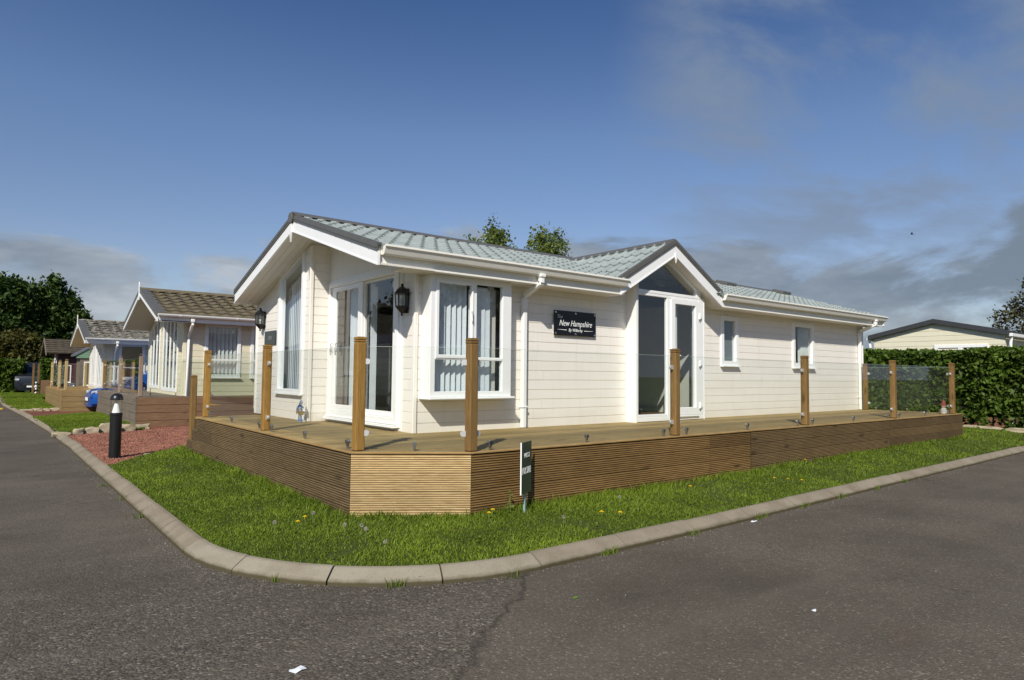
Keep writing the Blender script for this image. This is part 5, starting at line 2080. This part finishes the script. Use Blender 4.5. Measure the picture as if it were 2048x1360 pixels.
for s in (1, -1):
    mb = MB()
    c = V(3.565, 9.30, cz)+V(-sa, ca, 0)*(0.064*s)
    mb.obox(c+UZ*-0.012, (V(ca, sa, 0), V(-sa, ca, 0), UZ), (0.012, 0.006, 0.046), 0.006)
    mb.build('ear', M['chrome'], hd, smooth=True)

# little garden gnome at the far corner
gn = thing('garden_gnome', (15.30, 5.08, DK), 'tiny garden gnome in a red pointed hat at the far corner of the deck', 'gnome')
mb = MB()
mb.lathe([(0.05, 0), (0.055, 0.01), (0.06, 0.06), (0.045, 0.11), (0.03, 0.125)], (15.30, 5.08, DK), 16)
mb.build('body', M['clay'], gn, smooth=True)
mb = MB()
mb.lathe([(0.02, 0.12), (0.04, 0.14), (0.042, 0.165), (0.03, 0.19)], (15.30, 5.08, DK), 16)
mb.lathe([(0.002, 0), (0.008, 0.006), (0.008, 0.014), (0.002, 0.02)], (15.27, 5.045, DK+0.15), 8)
mb.build('face', simple('painted_skin', (0.55, 0.33, 0.24), 0.6), gn, smooth=True)
mb = MB()
mb.lathe([(0.052, 0.175), (0.050, 0.19), (0.030, 0.24), (0.010, 0.285), (0.002, 0.295)], (15.30, 5.08, DK), 16)
mb.build('hat', M['terracotta'], gn, smooth=True)


# edging rocks
def rock(x, y, z, sx, sy, sz, rz, label, group):
    bm = bmesh.new()
    bmesh.ops.create_icosphere(bm, subdivisions=3, radius=1)
    o1, o2 = random.random()*50, random.random()*50
    for v in bm.verts:
        c = v.co.normalized()
        k = 1+0.16*math.sin(c.x*3.1+o1)*math.sin(c.y*2.7+o2)+0.10*math.sin(c.z*5.3+o1)*math.sin(c.x*4.7+o2)+0.03*math.sin(c.y*13+o1)
        c = Vector([max(-0.72, min(0.72, q)) for q in c])
        v.co = c*k
    me = bpy.data.meshes.new('rock')
    bm.to_mesh(me)
    bm.free()
    me.polygons.foreach_set('use_smooth', [True]*len(me.polygons))
    me.set_sharp_from_angle(angle=R(28))
    o = link('edging_rock', me, M['rock'])
    o.location = (x, y, z)
    o.rotation_euler = (0, 0, rz)
    o.scale = (sx, sy, sz)
    return tag(o, label, 'rock', group)


GR = 'pale rocks edging the small lawns'
for (x, y, sx, sz, lb) in ((1.30, 16.55, 0.22, 0.055, 'flat sliver of rock nearest the kerb, at the near edge of the second lawn'),
                           (1.60, 16.72, 0.13, 0.10, 'small squarish rock beside the flat sliver on the second lawn edge'),
                           (1.86, 16.82, 0.17, 0.105, 'low wedge-shaped rock just left of the biggest edging boulder'),
                           (2.20, 16.92, 0.24, 0.17, 'biggest pale boulder of the second lawn edge, left of the near bollard'),
                           (2.58, 17.08, 0.17, 0.135, 'rounded rock half hidden behind the near bollard'),
                           (2.90, 17.40, 0.22, 0.10, 'long pale rock against the corner of the grey plank deck')):
    rock(x, y, 0.06+sz*0.35, sx, 0.14, sz, random.uniform(-0.2, 0.25), lb, GR)
for (x, y, sx, sz, lb) in ((1.12, 26.9, 0.25, 0.06, 'flat pale rock by the kerb at the foot of the third lawn'),
                           (1.42, 26.9, 0.16, 0.08, 'bright middle rock at the foot of the third lawn'),
                           (1.66, 26.9, 0.13, 0.07, 'small dull rock between two brighter ones at the foot of the third lawn'),
                           (1.92, 26.95, 0.22, 0.08, 'long rock beside the yellow-brown deck corner')):
    rock(x, y, 0.05+sz*0.35, sx, 0.16, sz, random.uniform(-0.2, 0.2), lb, GR)
for (x, y, sx, sz, lb) in ((2.08, 11.72, 0.13, 0.045, 'flat half buried stone behind the near lawn, between bollard and deck'),
                           (2.40, 12.02, 0.09, 0.05, 'small stone at the back edge of the near lawn close to the deck step')):
    rock(x, y, 0.075, sx, 0.09, sz, 0.6, lb, GR)
for (x, y, sx, lb) in ((18.62, 5.62, 0.20, 'grey edging stone just beyond the deck end, below the hedge'), (18.5, 5.18, 0.30, 'palest edging stone under the gap in the hedge'),
                       (18.55, 4.62, 0.34, 'long low edging stone at the hedge foot, third from the deck'), (18.62, 3.98, 0.34, 'rightmost edging stone at the hedge foot')):
    rock(x, y, 0.25, 0.15, sx, 0.075, 0.1, lb, 'pale stones along the hedge foot')

# dandelions: flowers and clocks
rr = random.Random(5)


def flower(x, y, r, label):
    z = float(gz(x, y))
    t = thing('dandelion', (x, y, z), label, 'dandelion', 'yellow dandelions in the near lawn')
    hh = rr.uniform(0.05, 0.075)
    mb = MB()
    tip = V(x+rr.uniform(-0.01, 0.01), y+rr.uniform(-0.01, 0.01), z+hh)
    mb.tube([(x, y, z-0.01), tip], 0.0022, 6)
    mb.build('stem', M['stem'], t)
    mb = MB()
    for ring, (rad, n, lift) in enumerate(((r, 18, 0.002), (r*0.75, 15, 0.006), (r*0.45, 10, 0.010))):
        for k in range(n):
            a = 2*math.pi*k/n+ring*0.2
            d = V(math.cos(a), math.sin(a), 0)
            s = V(-d.y, d.x, 0)*rad*0.20
            mb.poly([tip+d*0.002+UZ*lift*0.3, tip+d*rad*0.7-s+UZ*lift, tip+d*rad+UZ*(lift*0.8), tip+d*rad*0.7+s+UZ*lift])
    mb.lathe([(0.004, -0.012), (0.007, -0.006), (r*0.35, 0.001)], tip, 8)
    mb.build('petals', M['yellow'], t, fix=False)


fl = [(3.59, 4.76, 0.022, 'yellow dandelion nearest the deck corner, upper of a close pair'), (3.47, 4.65, 0.020, 'yellow dandelion, lower of the close pair by the deck corner'),
      (4.47, 4.26, 0.023, 'left dandelion of the wide pair in the lawn right of the sale sign'), (4.56, 4.14, 0.024, 'right dandelion of the wide pair in the lawn right of the sale sign'),
      (2.17, 5.50, 0.018, 'dandelion beside a seed head in front of the grey-brown deck side'), (2.07, 5.39, 0.020, 'ragged dandelion low in the lawn left of the deck'),
      (7.60, 4.37, 0.022, 'first dandelion from the left in the strip towards the far lawn'), (7.74, 4.28, 0.022, 'middle dandelion of three in the strip towards the far lawn'),
      (7.81, 4.14, 0.022, 'dandelion nearest the kerb of three in the far strip'), (9.17, 4.80, 0.022, 'dandelion close under the dark skirt of the deck'), (6.09, 4.5, 0.020, 'lone dandelion between the sale sign and the three far ones')]
for f in fl:
    flower(*f)
for i, (x, y, lb) in enumerate(((2.20, 5.42, 'white seed head beside a yellow flower left of the deck corner'), (1.88, 5.42, 'seed head low in the grass nearest the curved kerb'), (2.26, 4.93, 'left seed head of two standing together before the corner panel'),
                                (2.38, 4.88, 'right seed head of two standing together before the corner panel'), (2.33, 4.70, 'small seed head just below the standing two'), (2.32, 4.37, 'seed head near the kerb bend'),
                                (3.90, 4.17, 'seed head in the lawn in front of the sale sign'), (4.91, 4.45, 'seed head right of the wide dandelion pair'))):
    z = float(gz(x, y))
    t = thing('dandelion_clock', (x, y, z), lb, 'dandelion clock', 'dandelion seed heads in the near lawn')
    hh = rr.uniform(0.06, 0.09)
    mb = MB()
    mb.tube([(x, y, z-0.01), (x+0.004, y, z+hh)], 0.0018, 6)
    mb.build('stem', M['stem'], t)
    c = np.array([x+0.004, y, z+hh+0.012])
    q = unit(rng.normal(size=(150, 3)))
    lq = leaf_quads(c+q*0.015, np.full(150, 0.0034), 0.5)
    raw_mesh('seed_head', lq, 4, M['seed'], t)

# litter and a leaf on the road
for (x, y, s, mt_, nm, lb, ct_) in ((1.21, 3.11, 0.030, 'paper', 'paper_scrap', 'torn white scrap on the asphalt at the bottom of the picture', 'litter'),
                                    (5.89, 3.60, 0.026, 'paper', 'paper_scrap', 'small white scrap in the gutter against the kerb', 'litter'),
                                    (3.96, 2.03, 0.014, 'paper', 'paper_scrap', 'tiny white fleck on the asphalt right of centre', 'litter'),
                                    (2.97, 3.06, 0.016, 'leaf_bit', 'fallen_leaf', 'small green leaf lying on the asphalt', 'leaf')):
    mb = MB()
    p = [(rr.uniform(0.7, 1.2)*s*math.cos(a)*1.5, rr.uniform(0.6, 1.2)*s*math.sin(a)) for a in [k*math.pi/4+0.2 for k in range(8)]]
    zt = [0.004+rr.uniform(0, 0.35)*s for _ in p]
    i0 = len(mb.v)
    mb.v.append((x, y, 0.006+0.2*s))
    mb.v += [(x+a, y+b, z) for (a, b), z in zip(p, zt)]
    mb.v += [(x+a, y+b, z-0.002) for (a, b), z in zip(p, zt)]
    for k in range(8):
        mb.f.append((0, 1+k, 1+(k+1) % 8))
        mb.f.append((1+k, 9+k, 9+(k+1) % 8, 1+(k+1) % 8))
    tag(mb.build(nm, M[mt_], loc=(x, y, 0)), lb, ct_)


# ------------------------------------------------------------------ vegetation
def limbs(mb, base, height, r, n, spread, up0=0.35, sub=3, seed=1):
    q = random.Random(seed)
    base = Vector(base)
    top = base+V(q.uniform(-0.1, 0.1)*height, q.uniform(-0.1, 0.1)*height, height*0.8)
    midp = base.lerp(top, 0.5)+V(q.uniform(-0.05, 0.05)*height, q.uniform(-0.05, 0.05)*height, 0)
    mb.tube([base-UZ*0.1, midp, top], [r, r*0.65, r*0.2], 9)
    ends = [top]
    for k in range(n):
        f = up0+(0.92-up0)*k/max(1, n-1)
        p = base.lerp(midp, f*2) if f < 0.5 else midp.lerp(top, f*2-1)
        a = 2.4*k+q.random()
        L = spread*(1.1-0.5*f)*q.uniform(0.8, 1.15)
        e = p+V(math.cos(a)*L, math.sin(a)*L, L*q.uniform(0.35, 0.9))
        m_ = p.lerp(e, 0.5)+UZ*(-0.06*L)
        mb.tube([p, m_, e], [r*0.38*(1.1-f), r*0.22*(1.1-f), r*0.06], 6)
        ends.append(e)
        for s in range(sub):
            b = a+q.uniform(-1.1, 1.1)
            e2 = m_.lerp(e, q.random())+V(math.cos(b), math.sin(b), q.uniform(0.2, 1.0))*L*0.45
            mb.tube([m_.lerp(e, 0.3*s), e2], [r*0.12, r*0.03], 5)
            ends.append(e2)
    return ends


def tree(name, label, loc, lobes, clumps, per, size, mat, bark, trunk_h, trunk_r, group=None, branches=7, spread=1.5, cl_r=0.35, seed=1, upbias=0.3):
    """lobes: (x,y,z,rx,ry,rz) ellipsoids holding leaf clumps, mostly near their surface"""
    t = thing(name, loc, label, 'tree', group)
    mb = MB()
    ends = limbs(mb, loc, trunk_h, trunk_r, branches, spread, seed=seed)
    mb.build('trunk', M[bark], t, smooth=True)
    cs, ts, ss = [], [], []
    vol = np.array([l[3]*l[4]+l[3]*l[5] for l in lobes])
    for l, v in zip(lobes, vol/vol.sum()):
        n = int(clumps*v)
        d = unit(rng.normal(size=(n, 3)))
        rad = (0.55+0.45*rng.random(n)**0.5)
        rad *= 0.86+0.28*vnoise(d[:, 0]*3+7, d[:, 2]*3+d[:, 1]*2+9, 1.0, seed+3)
        c = np.array(l[:3])+d*rad[:, None]*np.array(l[3:])
        cs.append(c)
    c = np.concatenate(cs)
    n = len(c)
    cr = cl_r*(0.6+0.8*rng.random(n))
    tone = rng.random(n)
    P = np.repeat(c, per, 0)+rng.normal(size=(n*per, 3))*np.repeat(cr, per)[:, None]*np.array([0.5, 0.5, 0.6])
    tn = np.clip(np.repeat(tone, per)*0.7+0.3*rng.random(n*per), 0, 1)
    q = leaf_quads(P, size*(0.6+0.8*rng.random(n*per)), 0.55, upbias)
    raw_mesh('crown', q, 4, M[mat], t, tint=tn)
    return t


tree('broad_tree', 'dark dense tree filling the left edge above the hedge', (0.6, 57, 0), [(0.4, 57, 4.6, 2.3, 2.2, 3.0), (1.4, 57.2, 5.6, 1.5, 1.5, 2.0), (-1.6, 57.5, 4.2, 2.2, 2.0, 2.8), (2.1, 57, 3.2, 1.4, 1.5, 2.2)], 900, 42, 0.16, 'leaf_dark', 'bark', 6, 0.3, 'dark trees at the end of the left road', 9, 1.8, 0.42, 3, 0.2)
tree('broad_tree', 'dark tree with a rounded right shoulder behind the row of lodges', (4.0, 58, 0), [(3.7, 58, 4.8, 1.5, 1.6, 3.0), (4.7, 58, 3.9, 1.5, 1.6, 2.7), (3.2, 58.4, 3.0, 1.7, 1.6, 2.4), (5.3, 58, 2.6, 1.3, 1.4, 2.2)], 820, 42, 0.15, 'leaf_dark', 'bark', 6, 0.3, 'dark trees at the end of the left road', 9, 1.6, 0.38, 8, 0.2)
tree('shrub_tree', 'low olive-brown bushy tree in front of the dark trees at left', (1.5, 50.5, 0), [(1.5, 50.5, 2.2, 1.5, 1.4, 1.55), (0.5, 50.8, 2.0, 1.3, 1.2, 1.5), (2.5, 50.9, 1.7, 1.1, 1.1, 1.3)], 520, 36, 0.11, 'leaf_olive', 'bark', 2.6, 0.14, None, 7, 1.0, 0.3, 5, 0.3)
tree('birch_tree', 'slender light green tree with two wispy crowns rising behind the roof ridge', (13.3, 17.2, 0),
     [(12.35, 17, 5.35, 0.55, 0.5, 0.5), (12.95, 17.1, 5.55, 0.42, 0.4, 0.85), (13.35, 17.2, 5.3, 0.25, 0.4, 0.3), (14.75, 17.1, 5.45, 0.38, 0.4, 1.0), (15.15, 17, 5.35, 0.38, 0.4, 0.9), (15.65, 17, 5.85, 0.26, 0.3, 0.55), (13.9, 17.4, 4.3, 1.6, 1.0, 0.7)],
     290, 44, 0.058, 'leaf_birch', 'bark_pale', 5.6, 0.09, None, 9, 1.15, 0.21, 12, 0.0)
tree('willow_tree', 'sparse brownish tree at the right edge behind the pale caravan', (27.2, 5.6, 0),
     [(27, 6.75, 3.2, 0.55, 0.5, 0.9), (27, 6.1, 4.05, 0.5, 0.45, 1.0), (27, 5.3, 4.0, 0.9, 0.8, 1.6), (27, 6.1, 2.6, 0.7, 0.6, 1.0)], 260, 34, 0.06, 'leaf_brown', 'bark', 4.6, 0.12, None, 9, 1.0, 0.26, 21, 0.2)


def hedge(name, label, x0, y0, x1, y1, z0, z1, n, size, mat='hedge', bumpy=0.10, gaps=()):
    t = thing(name, ((x0+x1)/2, (y0+y1)/2, z0), label, 'hedge')
    d = 0.20
    mb = MB()
    nx, ny, nz = 10, 10, 6
    mb.box(x0+d, y0+d, z0+0.3, x1-d, y1-d, z1-d)  # solid box in place of twigs, coloured as the shade behind the leaves
    mb.build('dark_core', M['core'], t)
    lx, ly, lz = x1-x0, y1-y0, z1-z0
    ar = np.array([ly*lz, ly*lz, lx*lz, lx*lz, lx*ly])
    f = rng.choice(5, size=n, p=ar/ar.sum())
    u, v, w = rng.random(n), rng.random(n), rng.random(n)
    x = np.where(f == 0, x0, np.where(f == 1, x1, x0+u*lx))
    y = np.where(f == 2, y0, np.where(f == 3, y1, y0+np.where(f < 2, u, w)*ly))
    z = np.where(f == 4, z1, z0+v*lz)
    bn = vnoise(x*1.0+y, z*1.6+3, 2.6, 51)+0.6*vnoise(x+y*1.3, z*2+1, 6.0, 52)
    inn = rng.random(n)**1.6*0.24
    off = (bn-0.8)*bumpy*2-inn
    x = x+np.where(f == 0, -off, np.where(f == 1, off, 0))
    y = y+np.where(f == 2, -off, np.where(f == 3, off, 0))
    z = z+np.where(f == 4, off+0.06*vnoise(x*2+y*3, x, 3, 53)*0.6, 0)
    ok = z > z0+0.05
    for (ga, gb, gc, gd) in gaps:
        ok &= ~((y > ga) & (y < gb) & (z > gc) & (z < gd) & (f < 2) & (rng.random(n) < 0.85))
    P = np.stack([x, y, z], -1)[ok]
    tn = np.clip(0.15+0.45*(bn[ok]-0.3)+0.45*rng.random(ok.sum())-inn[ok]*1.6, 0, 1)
    q = leaf_quads(P, size*(0.6+0.8*rng.random(len(P))), 0.62, 0.5)
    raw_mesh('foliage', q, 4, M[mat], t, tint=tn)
    mb = MB()
    k = random.Random(3)
    L = max(lx, ly)
    m_ = int(L/0.45)
    for i in range(m_):
        fx = (i+0.5)/m_
        x, y = (x0+lx*fx, y0+0.3) if lx > ly else (x0+0.3, y0+ly*fx)
        mb.tube([(x, y, z0-0.1), (x+k.uniform(-.05, .05), y+k.uniform(-.05, .05), z0+0.5)], 0.022, 6)
    mb.build('stems', M['bark'], t)
    return t


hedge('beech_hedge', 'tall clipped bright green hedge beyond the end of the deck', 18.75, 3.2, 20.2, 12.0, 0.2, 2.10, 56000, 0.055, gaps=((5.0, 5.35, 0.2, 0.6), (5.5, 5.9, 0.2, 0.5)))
hedge('box_hedge', 'clipped green hedge at the left edge beside the far bollard', -3.0, 47.5, 1.75, 49.0, 0.02, 1.93, 9000, 0.13)
hedge('box_hedge', 'clipped green hedge right of the dark van', 2.55, 46.2, 5.2, 47.5, 0.02, 1.93, 7000, 0.13)

# low weeds by the skirt next to the sign
t = thing('broadleaf_weed', (3.83, 4.78, 0.12), 'small yellow-green weed growing up beside the sale sign', 'weed')
mb = MB()
mb.tube([(3.83, 4.80, 0.11), (3.81, 4.79, 0.25), (3.80, 4.77, 0.33)], [0.004, 0.003, 0.001], 6)
mb.build('stem', M['stem'], t)
P = np.stack([3.81+rng.normal(0, 0.022, 46), 4.79+rng.normal(0, 0.022, 46), 0.15+0.19*rng.random(46)], -1)
raw_mesh('leaves', leaf_quads(P, 0.016*(0.6+0.8*rng.random(46)), 0.5), 4, M['leaf_birch'], t, tint=0.6+0.4*rng.random(46))


# ------------------------------------------------------------------ buildings further off
def caravan(name, label, cx, cy, L, Wd, rz, z0=0.45, he=2.55, hr=3.2, wall='siding_pale', dark=True, wins=True, skirt=True):
    """static caravan: gable ends at local +-x, long sides at +-y"""
    t = thing(name, (0, 0, 0), label, 'caravan')
    h, w = L/2, Wd/2
    mb = MB()
    sl = (hr-he)/w
    cl = [(sl, 1, hr), (-sl, 1, hr)]
    for x, n in ((-h, NX), (h, UX)):
        siding(mb, (x, 0, 0), UY, n, -w, w, z0, hr, first=z0+0.1, pitch=0.16, clips=cl, dep=0.014)
    for y, n in ((-w, NY), (w, UY)):
        siding(mb, (0, y, 0), UX, n, -h, h, z0, he, first=z0+0.1, pitch=0.16, dep=0.014)
    mb.build('wall', M[wall], t, fix=False)
    if skirt:
        mb = MB()
        mb.box(-h+0.1, -w+0.1, -0.05, h-0.1, w-0.1, z0)
        mb.build('skirt_panel', M['brick'], t)
    mb = MB()
    f = lambda y, o: hr+o-sl*abs(y)
    mb.prism([(-w-0.12, f(w+0.12, 0.0)), (0, hr), (w+0.12, f(w+0.12, 0.0)), (w+0.12, f(w+0.12, 0.07)), (0, hr+0.07), (-w-0.12, f(w+0.12, 0.07))], (-h-0.12, 0, 0), UY, UZ, UX, 0, L+0.24)
    r = mb.build('roof', M['trim_dark'], t)
    for x in (-h-0.14, h+0.11):
        mb = MB()
        mb.prism([(-w-0.14, f(w+0.14, -0.07)), (0, hr-0.07), (w+0.14, f(w+0.14, -0.07)), (w+0.14, f(w+0.14, 0.075)), (0, hr+0.075), (-w-0.14, f(w+0.14, 0.075))], (x, 0, 0), UY, UZ, UX, 0, 0.03)
        mb.build('verge_trim', M['trim_dark'], t)
    for y in (-w-0.16, w+0.16):
        mb = MB()
        mb.box(-h-0.1, y-0.05, he-0.14, h+0.1, y+0.05, he-0.04, 0.012)
        for x in (-h+0.02,):
            mb.tube([(x, y, he-0.1), (x, y*0.985, he-0.35), (x, y*0.985, 0.1)], 0.04, 10)
        mb.build('gutter', M['white'], t)
    if wins:
        window(t, (-h, 0, 0), UY, NX, (-1.45, 1.35, 0.02, 2.50), 0.10, bars=[(-0.78, 1.4, -0.64, 2.45)], panes=[(-1.38, 1.42, -0.05, 2.43)], proud=0.03)
        for x in (-h+1.0, -h+3.2, -h+5.5, -h+8.0):
            if x < h-1.2:
                window(t, (0, -w, 0), UX, NY, (x, 1.35, x+1.3, 2.35), 0.08, proud=0.03, bars=[(x+0.6, 1.4, x+0.68, 2.3)])
                window(t, (0, w, 0), UX, UY, (x, 1.35, x+1.3, 2.35), 0.08, proud=0.03, bars=[(x+0.6, 1.4, x+0.68, 2.3)])
    t.location = (cx, cy, 0)
    t.rotation_euler = (0, 0, rz)
    return t


cr = caravan('static_caravan', 'pale cream caravan with dark grey roof edge behind the right-hand hedge', 28.7, 8.15, 9.5, 3.75, 0.0, he=2.84, hr=3.27)
# chalets at the end of the row
ch = thing('chalet', (2.7, 38.0, 0), 'dark maroon chalet with a brown shingle roof at the end of the row', 'chalet')
mb = MB()
siding(mb, (0, 38.6, 0), UX, NY, 2.75, 6.5, 0.0, 2.35, first=0.1, pitch=0.18)
siding(mb, (2.75, 0, 0), UY, NX, 38.6, 41.4, 0.0, 2.35, first=0.1, pitch=0.18)
mb.poly([(2.75, 38.6, 2.35), (2.75, 41.4, 2.35), (2.75, 40.0, 2.95)])
mb.build('wall', M['maroon'], ch, fix=False)
mb = MB()
tiles(mb, (2.25, 38.25, 2.22), UX, (0, 0.92, 0.39), 4.6, 1.9, wave=0.3, course=0.26, roll=0.012, step=0.03, res=4, style='wavy')
mb.poly([(2.25, 40.0, 2.96), (6.8, 40.0, 2.96), (6.8, 41.75, 2.22), (2.25, 41.75, 2.22)])
mb.build('roof', M['thatch'], ch, fix=False)
mb = MB()
mb.prism(chevron(40.0, 2.99, 38.2, 41.8, 0.0, 0.14, 0.42), (2.22, 0, 0), UY, UZ, UX, 0, 0.04)
mb.build('barge_board', M['plank_grey'], ch)
window(ch, (2.75, 0, 0), UY, NX, (39.4, 0.9, 40.6, 2.0), 0.10, proud=0.03)
window(ch, (0, 38.6, 0), UX, NY, (2.95, 0.80, 3.30, 1.65), 0.05, proud=0.03)
gl = thing('chalet', (3.35, 34.9, 0), 'small hut with a pale green boarded gable between the row and the maroon chalet', 'hut')
mb = MB()
for y0_, y1_ in ((34.9, 36.0),):
    siding(mb, (0, 34.9, 0), UX, NY, 3.15, 4.9, 1.95, 2.75, first=2.0, pitch=0.10, clips=[(-0.62, 1, 2.12-0.62*3.15), (0.62, 1, 2.72+0.62*4.12)])
mb.build('gable', M['green_board'], gl, fix=False)
mb = MB()
mb.box(3.30, 34.95, 0.0, 4.85, 36.4, 2.05)
mb.build('wall', M['plank_grey'], gl)
mb = MB()
mb.prism([(3.08, 2.03), (4.05, 2.66), (5.02, 2.03), (5.02, 2.11), (4.05, 2.74), (3.08, 2.11)], (0, 34.86, 0), UX, UZ, UY, 0, 1.7)
mb.build('roof', M['grey_metal'], gl)
window(gl, (0, 34.95, 0), UX, NY, (3.45, 0.7, 3.85, 1.8), 0.07, proud=0.03)
# white patio furniture backs behind the pale posts
wf = thing('white_trellis', (2.5, 36.2, 0), 'white framed screen seen between the pale deck posts', 'screen')
mb = MB()
for x in (2.42, 2.58, 2.74, 2.88):
    mb.box(x-0.04, 36.15, 0.75, x+0.04, 36.2, 1.63, 0.01)
mb.box(2.36, 36.14, 1.55, 2.94, 36.21, 1.64, 0.01)
mb.box(2.36, 36.14, 0.86, 2.94, 36.21, 0.95, 0.01)
mb.build('frame', M['white'], wf)
mb = MB()
for x in (2.40, 2.90):
    mb.box(x-0.04, 36.16, 0.0, x+0.04, 36.22, 0.86)
mb.build('leg', M['plank_grey'], wf)
# dark timber screen and string of white balls near the van
sc = thing('garden_screen', (2.2, 44.0, 0), 'dark brown timber post and panel beside the far lawn, hung with white balls', 'screen')
mb = MB()
mb.box(2.02, 44.0, 0.0, 2.12, 44.1, 1.75, 0.01)
mb.box(2.25, 44.0, 0.0, 2.35, 44.1, 1.75, 0.01)
mb.build('post', M['wood_z_brown'], sc)
mb = MB()
mb.box(2.40, 44.05, 0.0, 3.9, 44.12, 0.85, 0.01)
mb.build('panel', M['plank_brown'], sc)
mb = MB()
for z in (0.72, 0.55, 0.38, 0.18):
    mb.lathe([(0.005, -0.05), (0.04, -0.035), (0.052, 0), (0.04, 0.035), (0.005, 0.05)], (2.20, 43.95, z), 12)
mb.build('white_ball', M['white'], sc, smooth=True)

# across the two roads, mirrored in the windows
o1 = caravan('static_caravan', 'caravan across the left road, mirrored in the sliding door', -7.6, 31.0, 11, 3.8, R(90), he=2.75, hr=3.3)
o2 = caravan('static_caravan', 'caravan across the right road, mirrored in the porch door', 13.5, -8.6, 11, 3.8, 0, he=2.5, hr=3.15)
tree('broad_tree', 'tree behind the caravan across the left road', (-13.5, 33, 0), [(-13.5, 33, 4.6, 2.4, 3.0, 2.9), (-13.5, 38, 4.2, 2.2, 2.6, 2.6), (-12.5, 28.5, 4.0, 2.2, 2.4, 2.5)], 420, 34, 0.17, 'leaf_olive', 'bark', 5, 0.25, None, 7, 1.5, 0.45, 31, 0.2)
tree('broad_tree', 'tree behind the caravan across the right road', (20, -13, 0), [(20, -13, 4.0, 3.0, 2.4, 2.4), (13, -13.5, 3.8, 2.6, 2.2, 2.0)], 420, 34, 0.17, 'leaf_dark', 'bark', 5, 0.25, None, 7, 1.5, 0.45, 33, 0.2)

# a bird in flight
bd = thing('bird', (109.4, 40.0, 23.4), 'small dark bird flying high in the cloudy sky at right', 'bird')
mb = MB()
c = V(109.4, 40.0, 23.4)
f_ = V(-0.3, 0.9, 0.1).normalized()
s_ = f_.cross(UZ).normalized()
mb.tube([c-f_*0.28, c-f_*0.12, c+f_*0.08, c+f_*0.2, c+f_*0.28], [0.02, 0.06, 0.07, 0.045, 0.008], 8)
mb.build('body', M['bird'], bd, smooth=True)
for k in (1, -1):
    mb = MB()
    mb.poly([c+f_*0.1, c+s_*k*0.28+f_*0.12+UZ*0.16, c+s_*k*0.58-f_*0.08+UZ*0.24, c+s_*k*0.26-f_*0.06+UZ*0.13, c-f_*0.08])
    mb.poly([c+f_*0.1-UZ*0.012, c+s_*k*0.28+f_*0.12+UZ*0.148, c+s_*k*0.58-f_*0.08+UZ*0.235, c+s_*k*0.26-f_*0.06+UZ*0.118, c-f_*0.08-UZ*0.012])
    mb.build('wing', M['bird'], bd, fix=False)
